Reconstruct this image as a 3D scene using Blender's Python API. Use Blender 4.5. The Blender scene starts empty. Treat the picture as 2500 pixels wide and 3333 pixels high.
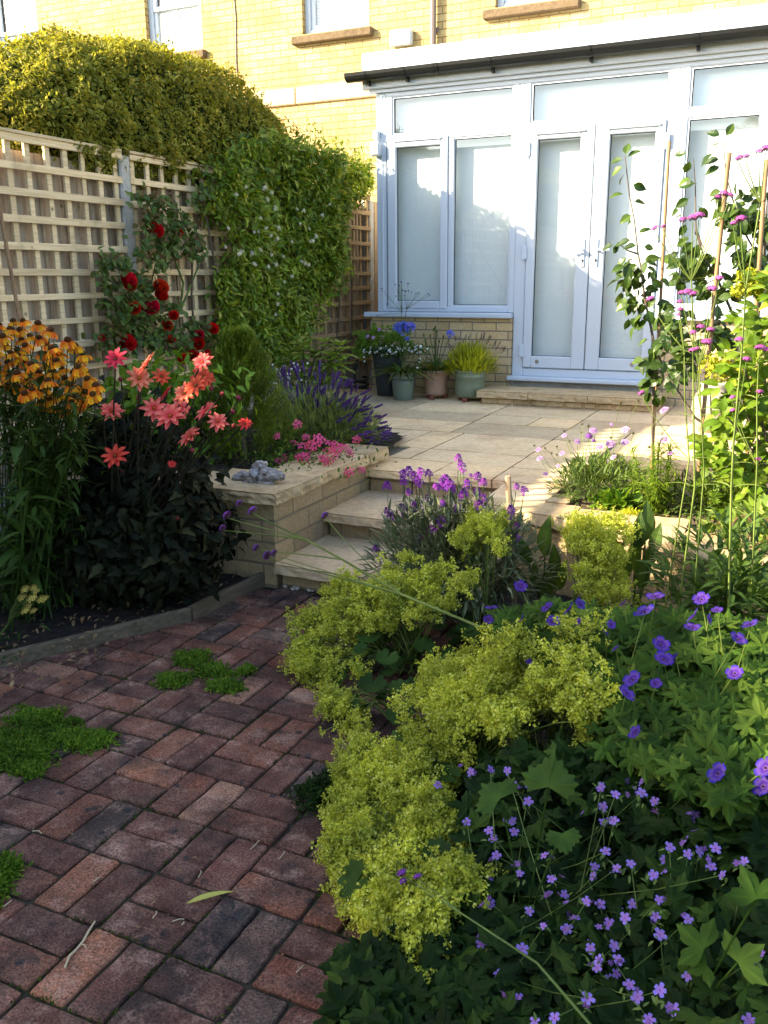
import bpy, math, random
import numpy as np
from mathutils import Vector, Matrix, noise

random.seed(7)
rng = np.random.default_rng(7)
SC = bpy.context.scene
COL = SC.collection
PI = math.pi
EYE = np.array([0, 0, 1.44])
FPX, PW, PH = 2863.0, 2500, 3333


# ------------------------------------------------------------------ camera
def cam_rows(p, r, y):
    cy, sy = math.cos(y), math.sin(y)
    fwd = np.array([sy*math.cos(p), cy*math.cos(p), -math.sin(p)])
    right = np.array([cy, -sy, 0.0])
    up = np.cross(right, fwd)
    return np.stack([right*math.cos(r)+up*math.sin(r), -right*math.sin(r)+up*math.cos(r), -fwd])


CM = cam_rows(.260015, -.00789, -.437617)
cd = bpy.data.cameras.new('camera')
cam = bpy.data.objects.new('camera', cd)
COL.objects.link(cam)
cd.sensor_fit = 'VERTICAL'
cd.sensor_height = 36
cd.lens = FPX/PH*36
cd.clip_start = .02
cd.clip_end = 1000
mw = Matrix([list(CM.T[0])+[EYE[0]], list(CM.T[1])+[EYE[1]], list(CM.T[2])+[EYE[2]], [0, 0, 0, 1]])
cam.matrix_world = mw
SC.camera = cam


def pt(u, v, X=None, Y=None, Z=None):
    """survey point: where the sight line u,v (plan sheet 1659 wide) meets a plane of the garden"""
    x, y = u*1.50693, v*1.50693
    r = CM.T @ np.array([(x-PW/2)/FPX, (PH/2-y)/FPX, -1.0])
    if Y is not None:
        t = Y/r[1]
    elif X is not None:
        t = X/r[0]
    else:
        t = (Z-EYE[2])/r[2]
    return r*t+EYE


# ------------------------------------------------------------------ mesh helpers
class Soup:
    def __init__(s):
        s.V, s.I, s.N, s.C, s.n = [], [], [], [], 0

    def raw(s, V, faces, col=(1, 1, 1)):
        V = np.asarray(V, float).reshape(-1, 3)
        idx = np.array([i for f in faces for i in f], np.int64)
        s.I.append(idx+s.n)
        s.N.append(np.array([len(f) for f in faces], np.int64))
        s.V.append(V)
        c = np.asarray(col, float)
        s.C.append(np.broadcast_to(c, (len(V), 3)).copy())
        s.n += len(V)

    def add(s, T, M, tint=None):
        """T template (V, idx, cnt, C); M (k,4,4)"""
        V, idx, cnt, C = T
        M = np.asarray(M, float)
        if M.ndim == 2:
            M = M[None]
        k = len(M)
        if k == 0:
            return
        W = np.einsum('kij,nj->kni', M[:, :3, :3], V)+M[:, None, :3, 3]
        s.V.append(W.reshape(-1, 3))
        off = (np.arange(k)*len(V))[:, None]+s.n
        s.I.append((idx[None]+off).reshape(-1))
        s.N.append(np.tile(cnt, k))
        CC = np.broadcast_to(C[None], (k, len(V), 3)).copy()
        if tint is not None:
            CC *= np.asarray(tint)[:, None, :]
        s.C.append(CC.reshape(-1, 3))
        s.n += k*len(V)

    def tmpl(s):
        return (np.concatenate(s.V), np.concatenate(s.I), np.concatenate(s.N), np.concatenate(s.C))

    def mesh(s, name, mat, origin=(0, 0, 0), smooth=False):
        V, I, N, C = s.tmpl()
        V = V-np.asarray(origin)
        me = bpy.data.meshes.new(name)
        me.vertices.add(len(V))
        me.vertices.foreach_set('co', V.astype(np.float32).ravel())
        me.loops.add(len(I))
        me.loops.foreach_set('vertex_index', I.astype(np.int32))
        me.polygons.add(len(N))
        st = np.concatenate([[0], np.cumsum(N)[:-1]])
        me.polygons.foreach_set('loop_start', st.astype(np.int32))
        a = me.color_attributes.new('Col', 'FLOAT_COLOR', 'POINT')
        a.data.foreach_set('color', np.concatenate([C, np.ones((len(C), 1))], 1).astype(np.float32).ravel())
        me.update(calc_edges=True)
        me.polygons.foreach_set('use_smooth', np.full(len(N), bool(smooth)))
        if mat:
            me.materials.append(mat)
        return me

    def obj(s, name, mat, root=None, smooth=False):
        o = bpy.data.objects.new(name, None if s.n == 0 else s.mesh(name, mat, root_loc(root), smooth))
        COL.objects.link(o)
        if root is not None:
            o.parent = root
        return o


def root_loc(root):
    L = np.zeros(3)
    while root is not None:
        L += np.array(root.location)
        root = root.parent
    return L


def thing(name, label, cat, loc, group=None):
    o = bpy.data.objects.new(name, None)
    o.empty_display_size = .1
    COL.objects.link(o)
    o.location = [float(c) for c in loc]
    tag(o, label, cat, group)
    return o


def tag(o, label, cat, group=None, kind=None):
    if label:
        o['label'] = label
    if cat:
        o['category'] = cat
    if group:
        o['group'] = group
    if kind:
        o['kind'] = kind
    return o


def inst(name, me, root, M):
    o = bpy.data.objects.new(name, me)
    COL.objects.link(o)
    o.parent = root
    M = np.array(M, float)
    M[:3, 3] -= root_loc(root)
    o.matrix_local = Matrix(M.tolist())
    return o


def nrm(a):
    a = np.asarray(a, float)
    return a/np.maximum(np.linalg.norm(a, axis=-1, keepdims=True), 1e-9)


def frames(P, D, S, hint=None, roll=0.0, up=None):
    """matrices with local +Y along D, local +Z near 'up' hint, at P, uniform scale S"""
    P = np.asarray(P, float).reshape(-1, 3)
    k = len(P)
    D = nrm(np.broadcast_to(np.asarray(D, float), (k, 3)))
    U = np.broadcast_to(np.asarray((0, 0, 1.0) if up is None else up, float), (k, 3))
    x = np.cross(D, U)
    bad = np.linalg.norm(x, axis=1) < 1e-3
    x[bad] = np.cross(D[bad], np.array([1.0, .3, 0]))
    x = nrm(x)
    z = np.cross(x, D)
    ro = np.broadcast_to(np.asarray(roll, float), (k,))
    c, s = np.cos(ro)[:, None], np.sin(ro)[:, None]
    x2 = x*c+z*s
    z2 = -x*s+z*c
    S = np.broadcast_to(np.asarray(S, float), (k,))[:, None]
    M = np.zeros((k, 4, 4))
    M[:, :3, 0] = x2*S
    M[:, :3, 1] = D*S
    M[:, :3, 2] = z2*S
    M[:, :3, 3] = P
    M[:, 3, 3] = 1
    return M


def facing(P, N, S, roll=0.0):
    """matrices with local +Z along N"""
    P = np.asarray(P, float).reshape(-1, 3)
    k = len(P)
    N = nrm(np.broadcast_to(np.asarray(N, float), (k, 3)))
    h = np.where(np.abs(N[:, 2:3]) > .95, np.array([[1.0, 0, 0]]), np.array([[0, 0, 1.0]]))
    x = nrm(np.cross(h, N))
    y = np.cross(N, x)
    ro = np.broadcast_to(np.asarray(roll, float), (k,))
    c, s = np.cos(ro)[:, None], np.sin(ro)[:, None]
    x2 = x*c+y*s
    y2 = -x*s+y*c
    S = np.broadcast_to(np.asarray(S, float), (k,))[:, None]
    M = np.zeros((k, 4, 4))
    M[:, :3, 0] = x2*S
    M[:, :3, 1] = y2*S
    M[:, :3, 2] = N*S
    M[:, :3, 3] = P
    M[:, 3, 3] = 1
    return M


def rsphere(k):
    return nrm(rng.normal(size=(k, 3)))


def uni(a, b, k):
    return rng.uniform(a, b, k)


# templates -------------------------------------------------------
def T(V, F, C=(1, 1, 1)):
    s = Soup()
    s.raw(V, F, C)
    return s.tmpl()


def leaf(w=.3, n=3, fold=.2, curl=.25, p=.8, pet=0.0, serr=0.0):
    """leaf along +Y length 1; half width w"""
    V, F = [], []
    y0 = pet
    for i in range(n+1):
        t = i/n
        y = y0+(1-y0)*t
        ww = w*max(math.sin(PI*t**p), 0.0)
        if serr and 0 < i < n:
            ww *= 1+serr*(1 if i % 2 else -1)
        z = -curl*t*t
        V += [(-ww, y-(.03 if serr else 0), z+fold*ww), (0, y, z), (ww, y-(.03 if serr else 0), z+fold*ww)]
    for i in range(n):
        a = i*3
        if i == 0:
            F += [(a+1, a+4, a+3), (a+1, a+5, a+4)]
        elif i == n-1:
            F += [(a, a+1, a+4), (a+1, a+2, a+4)]
        else:
            F += [(a, a+1, a+4, a+3), (a+1, a+2, a+5, a+4)]
    if pet:
        b = len(V)
        V += [(-.012, 0, 0), (.012, 0, 0), (.012, pet, 0), (-.012, pet, 0)]
        F += [(b, b+1, b+2, b+3)]
    C = np.array([(1.22, 1.22, 1.1) if (i % 3 == 1 and i < 3*n+3) else (.88, .88, .88) for i in range(len(V))])
    return T(V, F, C)


def blade(w=.5):
    return T([(0, 0, 0), (-w, .5, .12), (0, 1, -.1), (w, .5, .12)], [(0, 2, 1), (0, 3, 2)])


def palmate(lobes=5, depth=.45, teeth=3, cup=.15, span=2*PI*.86, pts=10, narrow=1.0):
    """lobed leaf lying in XY, stalk at origin, spreading to +Y, radius about 1; veins run to the lobe tips"""
    m = lobes*pts
    V, C = [(0, 0, 0)], [(1.25, 1.25, 1.1)]
    rings = []
    for f in (.5, 1.0):
        for i in range(m+1):
            a = -span/2+span*i/m
            ph = (i % pts)/pts
            lob = abs(2*ph-1)
            r = 1-depth*lob**1.25
            if f == 1.0:
                r *= 1+.085*math.cos(2*PI*teeth*(ph-.5))
            else:
                r = min(r, 1-depth*.72)*f*1.25
            r *= .8+.2*math.cos(a*.65)
            z = cup*(r*1.3-r*r*1.25)-.13*lob*r+(.05 if ph == .5 else 0)
            V.append((r*math.sin(a), r*math.cos(a), z))
            k = 1.22 if abs(ph-.5) < .01 else (.84 if f == 1.0 else .9)
            C.append((k, k, k*.95))
    F = [(0, i+2, i+1) for i in range(m)]
    o = m+2
    F += [(1+i, 2+i, o+1+i, o+i) for i in range(m)]
    return T(V, F, np.array(C))


def scallop(n=9, cup=.35):
    V = [(0, 0, 0)]
    m = n*4
    for i in range(m+1):
        a = -PI*.93+2*PI*.93*i/m
        ph = (i % 4)/4
        r = 1-.13*abs(math.cos(PI*ph))
        V.append((r*math.sin(a)*.5, r*math.cos(a)*.5, cup*.25-(.06 if i % 4 == 0 else 0)))
    V2 = [(x*.5, y*.5, cup*.05) for (x, y, z) in V[1:]]
    b = len(V)
    V += V2
    F = []
    for i in range(m):
        F.append((0, b+i+1, b+i))
        F.append((b+i, b+i+1, i+2, i+1))
    return T(V, F)


def petal(L, w, lift=.1, droop=0.0, tip='round', c0=(1, 1, 1), c1=(1, 1, 1), n=3, r0=.08, fold=.15, wide=.62):
    """one petal along +Y starting at radius r0; returns V, F, C"""
    V, F, C = [], [], []
    for i in range(n+1):
        t = i/n
        if tip == 'point':
            ww = w*(math.sin(PI*min(t*wide+.12, 1.0))) if t < 1 else 0
        else:
            ww = w*math.sin(PI*(.1+.62*t))
        y = r0+L*t
        z = lift*t*L-droop*t*t*L
        c = [c0[k]*(1-t)+c1[k]*t for k in range(3)]
        V += [(-ww, y-(0 if tip == 'point' else .12*L*(t == 1)), z+fold*ww), (0, y+(.0 if tip != 'notch' else -.1*L*(t == 1)), z), (ww, y-(0 if tip == 'point' else .12*L*(t == 1)), z+fold*ww)]
        C += [c, c, c]
    for i in range(n):
        a = i*3
        F += [(a, a+1, a+4, a+3), (a+1, a+2, a+5, a+4)]
    return np.array(V), F, np.array(C)


def rosette(s, cnt, L, w, off=0.0, z=0.0, jit=.0, **kw):
    for i in range(cnt):
        V, F, C = petal(L*(1+random.uniform(-jit, jit)), w, **kw)
        a = 2*PI*(i+off)/cnt+random.uniform(-jit, jit)*.5
        c, sn = math.cos(a), math.sin(a)
        R = np.array([[c, -sn, 0], [sn, c, 0], [0, 0, 1]])
        s.raw(V @ R.T+np.array([0, 0, z]), F, C*random.uniform(1-jit, 1+jit))


def dome(s, r, h, z, col, nu=8, nv=3, col2=None):
    V, C = [(0, 0, z+h)], [col2 or col]
    for j in range(1, nv+1):
        a = j/nv*PI/2
        for i in range(nu):
            b = 2*PI*i/nu
            V.append((r*math.sin(a)*math.cos(b), r*math.sin(a)*math.sin(b), z+h*math.cos(a)))
            C.append(col)
    F = [(0, 1+i, 1+(i+1) % nu) for i in range(nu)]
    for j in range(nv-1):
        for i in range(nu):
            a = 1+j*nu
            F.append((a+i, a+nu+i, a+nu+(i+1) % nu, a+(i+1) % nu))
    s.raw(V, F, C)


def ball(s, c, r, col, nu=6, nv=4, sq=(1, 1, 1)):
    V = []
    for j in range(nv+1):
        a = PI*j/nv
        for i in range(nu):
            b = 2*PI*i/nu
            V.append((c[0]+sq[0]*r*math.sin(a)*math.cos(b), c[1]+sq[1]*r*math.sin(a)*math.sin(b), c[2]+sq[2]*r*math.cos(a)))
    F = []
    for j in range(nv):
        for i in range(nu):
            F.append((j*nu+i, (j+1)*nu+i, (j+1)*nu+(i+1) % nu, j*nu+(i+1) % nu))
    s.raw(V, F, col)


def tube(s, pts, rad, n=5, col=(1, 1, 1), cap=True):
    pts = np.asarray(pts, float)
    k = len(pts)
    rad = np.broadcast_to(np.asarray(rad, float), (k,)) if np.ndim(rad) else np.full(k, rad)
    d = np.gradient(pts, axis=0)
    d = nrm(d)
    ref = np.array([0, 0, 1.0]) if abs(d[0][2]) < .9 else np.array([1.0, 0, 0])
    V = []
    x = nrm(np.cross(ref, d[0]))
    for i in range(k):
        x = nrm(x-d[i]*np.dot(x, d[i]))
        y = np.cross(d[i], x)
        for j in range(n):
            a = 2*PI*j/n
            V.append(pts[i]+rad[i]*(x*math.cos(a)+y*math.sin(a)))
    F = []
    for i in range(k-1):
        for j in range(n):
            F.append((i*n+j, i*n+(j+1) % n, (i+1)*n+(j+1) % n, (i+1)*n+j))
    if cap:
        F.append(tuple(range(n))[::-1])
        F.append(tuple((k-1)*n+j for j in range(n)))
    s.raw(V, F, col)


def curve(a, b, sag=(0, 0, 0), n=6):
    a, b, sag = np.asarray(a, float), np.asarray(b, float), np.asarray(sag, float)
    t = np.linspace(0, 1, n)[:, None]
    return a*(1-t)+b*t+sag*4*t*(1-t)


def box(s, x0, x1, y0, y1, z0, z1, col=(1, 1, 1), bev=0.0):
    if bev <= 0:
        V = [(x0, y0, z0), (x1, y0, z0), (x1, y1, z0), (x0, y1, z0), (x0, y0, z1), (x1, y0, z1), (x1, y1, z1), (x0, y1, z1)]
        F = [(0, 3, 2, 1), (4, 5, 6, 7), (0, 1, 5, 4), (1, 2, 6, 5), (2, 3, 7, 6), (3, 0, 4, 7)]
        s.raw(V, F, col)
        return
    b = min(bev, (x1-x0)*.45, (y1-y0)*.45, (z1-z0)*.45)
    V, F, idx = [], [], {}
    for sx in (0, 1):
        for sy in (0, 1):
            for sz in (0, 1):
                cx, cy, cz = (x0, x1)[sx], (y0, y1)[sy], (z0, z1)[sz]
                ix, iy, iz = cx+(b if not sx else -b), cy+(b if not sy else -b), cz+(b if not sz else -b)
                for k, p in enumerate(((cx, iy, iz), (ix, cy, iz), (ix, iy, cz))):
                    idx[(sx, sy, sz, k)] = len(V)
                    V.append(p)
    g = lambda *a: idx[a]
    F += [[g(0, 0, 0, 0), g(0, 0, 1, 0), g(0, 1, 1, 0), g(0, 1, 0, 0)], [g(1, 0, 0, 0), g(1, 1, 0, 0), g(1, 1, 1, 0), g(1, 0, 1, 0)],
          [g(0, 0, 0, 1), g(1, 0, 0, 1), g(1, 0, 1, 1), g(0, 0, 1, 1)], [g(0, 1, 0, 1), g(0, 1, 1, 1), g(1, 1, 1, 1), g(1, 1, 0, 1)],
          [g(0, 0, 0, 2), g(0, 1, 0, 2), g(1, 1, 0, 2), g(1, 0, 0, 2)], [g(0, 0, 1, 2), g(1, 0, 1, 2), g(1, 1, 1, 2), g(0, 1, 1, 2)]]
    for sy in (0, 1):
        for sz in (0, 1):
            F.append([g(0, sy, sz, 1), g(1, sy, sz, 1), g(1, sy, sz, 2), g(0, sy, sz, 2)][::1 if sy == sz else -1])
    for sx in (0, 1):
        for sz in (0, 1):
            F.append([g(sx, 0, sz, 0), g(sx, 1, sz, 0), g(sx, 1, sz, 2), g(sx, 0, sz, 2)][::-1 if sx == sz else 1])
    for sx in (0, 1):
        for sy in (0, 1):
            F.append([g(sx, sy, 0, 0), g(sx, sy, 1, 0), g(sx, sy, 1, 1), g(sx, sy, 0, 1)][::1 if sx == sy else -1])
    for sx in (0, 1):
        for sy in (0, 1):
            for sz in (0, 1):
                f = [g(sx, sy, sz, 0), g(sx, sy, sz, 1), g(sx, sy, sz, 2)]
                F.append(f if (sx+sy+sz) % 2 == 1 else f[::-1])
    s.raw(V, F, col)


def lathe(s, prof, c, n=28, col=(1, 1, 1)):
    V, F = [], []
    for (r, z) in prof:
        for i in range(n):
            a = 2*PI*i/n
            V.append((c[0]+r*math.cos(a), c[1]+r*math.sin(a), c[2]+z))
    for j in range(len(prof)-1):
        for i in range(n):
            F.append((j*n+i, j*n+(i+1) % n, (j+1)*n+(i+1) % n, (j+1)*n+i))
    F.append(tuple(range(n))[::-1])
    F.append(tuple((len(prof)-1)*n+i for i in range(n)))
    s.raw(V, F, col)


def slab(s, x0, x1, y0, y1, zt, th, seed=0, rough=.008, step=.035, skew=(0, 0, 0, 0)):
    """riven stone slab: wandering outline, broken edge faces"""
    r = random.Random(seed)
    c = [(x0+skew[0], y0), (x1, y0+skew[1]), (x1+skew[2], y1), (x0, y1+skew[3])]
    out = []
    for i in range(4):
        a, b = c[i], c[(i+1) % 4]
        L = math.hypot(b[0]-a[0], b[1]-a[1])
        m = max(2, int(L/step))
        nx, ny = (b[1]-a[1])/L, -(b[0]-a[0])/L
        for j in range(m):
            t = j/m
            e = 0 if j == 0 else rough*.7*noise.noise(Vector((seed*3.1+i*17+t*L*9, 0, 0)))+rough*.25*r.uniform(-1, 1)
            out.append((a[0]+(b[0]-a[0])*t+nx*e, a[1]+(b[1]-a[1])*t+ny*e))
    m = len(out)
    cx, cy = (x0+x1)/2, (y0+y1)/2
    levels = [(-.004, 0.0, 0), (.0, -.006, 0), (.0, -th*.35, 1), (.0, -th*.7, 1), (-.004, -th, .6)]
    V = []
    for (ins, dz, jit) in levels:
        for i, (x, y) in enumerate(out):
            dx, dy = x-cx, y-cy
            L = math.hypot(dx, dy)
            o = ins+jit*rough*(1.2*noise.noise(Vector((x*14+seed, y*14, dz*60)))-.35)
            zz = zt+dz+jit*rough*.5*noise.noise(Vector((x*20, y*20+seed, 5)))
            px, py = x, y
            # push outward along the dominant axis
            if abs(dx)/(x1-x0) > abs(dy)/(y1-y0):
                px += math.copysign(o, dx)
            else:
                py += math.copysign(o, dy)
            V.append((px, py, zz))
    F = [tuple(range(m))]
    for k in range(len(levels)-1):
        for i in range(m):
            F.append((k*m+i, (k+1)*m+i, (k+1)*m+(i+1) % m, k*m+(i+1) % m))
    F.append(tuple((len(levels)-1)*m+i for i in range(m))[::-1])
    s.raw(V, F)


# ------------------------------------------------------------------ materials
def mat(name):
    m = bpy.data.materials.new(name)
    m.use_nodes = True
    m.node_tree.nodes.clear()
    return m, m.node_tree


def nd(nt, typ, **kw):
    n = nt.nodes.new(typ)
    for k, v in kw.items():
        if k in n.inputs:
            n.inputs[k].default_value = v
        else:
            setattr(n, k, v)
    return n


def lk(nt, a, b):
    nt.links.new(a, b)


def mixc(nt, fac, a, b, mode='MIX'):
    n = nt.nodes.new('ShaderNodeMix')
    n.data_type = 'RGBA'
    n.blend_type = mode
    for sock, v in ((n.inputs['Factor'], fac), (n.inputs[6], a), (n.inputs[7], b)):
        if hasattr(v, 'is_linked') or isinstance(v, bpy.types.NodeSocket):
            nt.links.new(v, sock)
        else:
            sock.default_value = v if not isinstance(v, tuple) else (*v, 1)[:4]
    return n.outputs[2]


def ramp(nt, fac, stops, interp='LINEAR'):
    n = nt.nodes.new('ShaderNodeValToRGB')
    n.color_ramp.interpolation = interp
    e = n.color_ramp.elements
    while len(e) > 1:
        e.remove(e[-1])
    e[0].position = stops[0][0]
    e[0].color = (*stops[0][1], 1)
    for p, c in stops[1:]:
        x = e.new(p)
        x.color = (*c, 1)
    nt.links.new(fac, n.inputs[0])
    return n.outputs[0]


def ntex(nt, scale, detail=4, rough=.55, vec=None, dim='3D'):
    n = nt.nodes.new('ShaderNodeTexNoise')
    n.inputs['Scale'].default_value = scale
    n.inputs['Detail'].default_value = detail
    n.inputs['Roughness'].default_value = rough
    if vec is None:
        vec = gpos(nt)
    nt.links.new(vec, n.inputs['Vector'])
    return n.outputs['Fac']


def gpos(nt):
    return nt.nodes.new('ShaderNodeNewGeometry').outputs['Position']


def island(nt):
    return nt.nodes.new('ShaderNodeNewGeometry').outputs['Random Per Island']


def finish(m, nt, col, rough=.7, bump=None, bstr=.3, bdist=.01, spec=.4, trans=0.0, tcol=None, metal=0.0):
    p = nt.nodes.new('ShaderNodeBsdfPrincipled')
    out = nt.nodes.new('ShaderNodeOutputMaterial')
    if isinstance(col, bpy.types.NodeSocket):
        lk(nt, col, p.inputs['Base Color'])
    else:
        p.inputs['Base Color'].default_value = (*col, 1)
    if isinstance(rough, bpy.types.NodeSocket):
        lk(nt, rough, p.inputs['Roughness'])
    else:
        p.inputs['Roughness'].default_value = rough
    p.inputs['Specular IOR Level'].default_value = spec
    p.inputs['Metallic'].default_value = metal
    if bump is not None:
        b = nt.nodes.new('ShaderNodeBump')
        b.inputs['Strength'].default_value = bstr
        b.inputs['Distance'].default_value = bdist
        lk(nt, bump, b.inputs['Height'])
        lk(nt, b.outputs[0], p.inputs['Normal'])
    if trans > 0:
        t = nt.nodes.new('ShaderNodeBsdfTranslucent')
        src = tcol if tcol is not None else col
        if isinstance(src, bpy.types.NodeSocket):
            lk(nt, src, t.inputs['Color'])
        else:
            t.inputs['Color'].default_value = (*src, 1)
        mx = nt.nodes.new('ShaderNodeMixShader')
        mx.inputs[0].default_value = trans
        lk(nt, p.outputs[0], mx.inputs[1])
        lk(nt, t.outputs[0], mx.inputs[2])
        lk(nt, mx.outputs[0], out.inputs['Surface'])
    else:
        lk(nt, p.outputs[0], out.inputs['Surface'])
    return m


def leafmat(name, a, b, c=None, rough=.55, trans=.3, spec=.18, tb=1.5):
    m, nt = mat(name)
    stops = [(0, a), (.7, b)] + ([(.96, c)] if c else [])
    col = ramp(nt, island(nt), stops)
    n = ramp(nt, ntex(nt, 7, 3), [(.35, (.55, .58, .5)), (.65, (1.15, 1.12, 1.0))])
    col = mixc(nt, 1.0, col, n, 'MULTIPLY')
    at = nd(nt, 'ShaderNodeAttribute', attribute_name='Col')
    col = mixc(nt, 1.0, col, at.outputs['Color'], 'MULTIPLY')
    tcol = mixc(nt, 1.0, col, (tb*1.2, tb*1.1, tb*.5), 'MULTIPLY')
    return finish(m, nt, col, rough, spec=spec, trans=trans, tcol=tcol)


def flowermat(name, rough=.6, trans=.3, var=.25, gain=(1, 1, 1)):
    m, nt = mat(name)
    a = nd(nt, 'ShaderNodeAttribute', attribute_name='Col')
    oi = nt.nodes.new('ShaderNodeObjectInfo')
    hs = nt.nodes.new('ShaderNodeHueSaturation')
    mr = nd(nt, 'ShaderNodeMapRange')
    mr.inputs['To Min'].default_value = 1-var
    mr.inputs['To Max'].default_value = 1+var*.5
    lk(nt, oi.outputs['Random'], mr.inputs['Value'])
    lk(nt, mr.outputs[0], hs.inputs['Value'])
    mr2 = nd(nt, 'ShaderNodeMapRange')
    mr2.inputs['To Min'].default_value = .5-var*.05
    mr2.inputs['To Max'].default_value = .5+var*.06
    mu = nd(nt, 'ShaderNodeMath', operation='FRACT')
    mm = nd(nt, 'ShaderNodeMath', operation='MULTIPLY')
    mm.inputs[1].default_value = 7.31
    lk(nt, oi.outputs['Random'], mm.inputs[0])
    lk(nt, mm.outputs[0], mu.inputs[0])
    lk(nt, mu.outputs[0], mr2.inputs['Value'])
    lk(nt, mr2.outputs[0], hs.inputs['Hue'])
    col = mixc(nt, 1.0, a.outputs['Color'], gain, 'MULTIPLY')
    lk(nt, col, hs.inputs['Color'])
    return finish(m, nt, hs.outputs['Color'], rough, spec=.08, trans=trans)


def brickwall(name, c1, c2, c3, mortar, bw, rh, ms=.011, bump=.5):
    m, nt = mat(name)
    sep = nt.nodes.new('ShaderNodeSeparateXYZ')
    lk(nt, gpos(nt), sep.inputs[0])
    cmb = nt.nodes.new('ShaderNodeCombineXYZ')
    ge = nt.nodes.new('ShaderNodeNewGeometry')
    sn = nt.nodes.new('ShaderNodeSeparateXYZ')
    lk(nt, ge.outputs['True Normal'], sn.inputs[0])
    ab = nd(nt, 'ShaderNodeMath', operation='ABSOLUTE')
    lk(nt, sn.outputs['X'], ab.inputs[0])
    gt = nd(nt, 'ShaderNodeMath', operation='GREATER_THAN')
    gt.inputs[1].default_value = .5
    lk(nt, ab.outputs[0], gt.inputs[0])
    mxf = nt.nodes.new('ShaderNodeMix')
    lk(nt, gt.outputs[0], mxf.inputs['Factor'])
    lk(nt, sep.outputs['X'], mxf.inputs[2])
    lk(nt, sep.outputs['Y'], mxf.inputs[3])
    lk(nt, mxf.outputs[0], cmb.inputs[0])
    lk(nt, sep.outputs['Z'], cmb.inputs[1])
    # slight wander of the courses
    br = nd(nt, 'ShaderNodeTexBrick')
    br.offset = .5
    br.inputs['Scale'].default_value = 1
    br.inputs['Mortar Size'].default_value = ms/2
    br.inputs['Mortar Smooth'].default_value = .25
    br.inputs['Bias'].default_value = 0
    br.inputs['Brick Width'].default_value = bw
    br.inputs['Row Height'].default_value = rh
    br.inputs['Color1'].default_value = (*c1, 1)
    br.inputs['Color2'].default_value = (*c2, 1)
    br.inputs['Mortar'].default_value = (*mortar, 1)
    wob = nt.nodes.new('ShaderNodeTexNoise')
    wob.inputs['Scale'].default_value = 3
    lk(nt, gpos(nt), wob.inputs['Vector'])
    va = nd(nt, 'ShaderNodeVectorMath', operation='SCALE')
    va.inputs['Scale'].default_value = .01
    vs = nd(nt, 'ShaderNodeVectorMath', operation='SUBTRACT')
    vs.inputs[1].default_value = (.5, .5, .5)
    lk(nt, wob.outputs['Color'], vs.inputs[0])
    lk(nt, vs.outputs[0], va.inputs[0])
    vv = nd(nt, 'ShaderNodeVectorMath', operation='ADD')
    lk(nt, cmb.outputs[0], vv.inputs[0])
    lk(nt, va.outputs[0], vv.inputs[1])
    lk(nt, vv.outputs[0], br.inputs['Vector'])
    big = ntex(nt, 2.1, 5, .6)
    col = mixc(nt, ramp(nt, big, [(.42, (0, 0, 0)), (.68, (1, 1, 1))]), br.outputs['Color'], c3)
    fine = ntex(nt, 60, 4, .7)
    col = mixc(nt, .55, col, mixc(nt, 1.0, col, ramp(nt, fine, [(.3, (.55, .52, .5)), (.7, (1.25, 1.25, 1.25))]), 'MULTIPLY'))
    col = mixc(nt, br.outputs['Fac'], col, mortar)
    h = nd(nt, 'ShaderNodeMath', operation='MULTIPLY_ADD')
    h.inputs[1].default_value = -1
    lk(nt, br.outputs['Fac'], h.inputs[0])
    lk(nt, fine, h.inputs[2])
    return finish(m, nt, col, .9, h.outputs[0], bump, .006, spec=.2)


def stonemat(name, a, b, c, scale=3.0, rough=.85, bstr=.35, isl=.3, dirt=None):
    m, nt = mat(name)
    col = ramp(nt, ntex(nt, scale, 6, .6), [(.3, a), (.52, b), (.72, c)])
    if isl:
        col = mixc(nt, isl, col, mixc(nt, 1.0, col, ramp(nt, island(nt), [(0, (.6, .55, .5)), (.3, (1.1, 1.02, .92)), (.55, (.85, .78, .7)), (.8, (1.2, 1.05, .85)), (1, (.95, .85, .8))], 'CONSTANT'), 'MULTIPLY'))
    f = ntex(nt, 45, 5, .65)
    col = mixc(nt, .6, col, mixc(nt, 1.0, col, ramp(nt, f, [(.3, (.6, .58, .55)), (.7, (1.2, 1.2, 1.2))]), 'MULTIPLY'))
    if dirt:
        d = ramp(nt, ntex(nt, 1.6, 6, .7), [(.52, (0, 0, 0)), (.7, (.75, .75, .75))])
        col = mixc(nt, d, col, dirt)
    hh = ntex(nt, 14, 8, .62)
    return finish(m, nt, col, rough, hh, bstr, .012, spec=.25)


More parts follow.
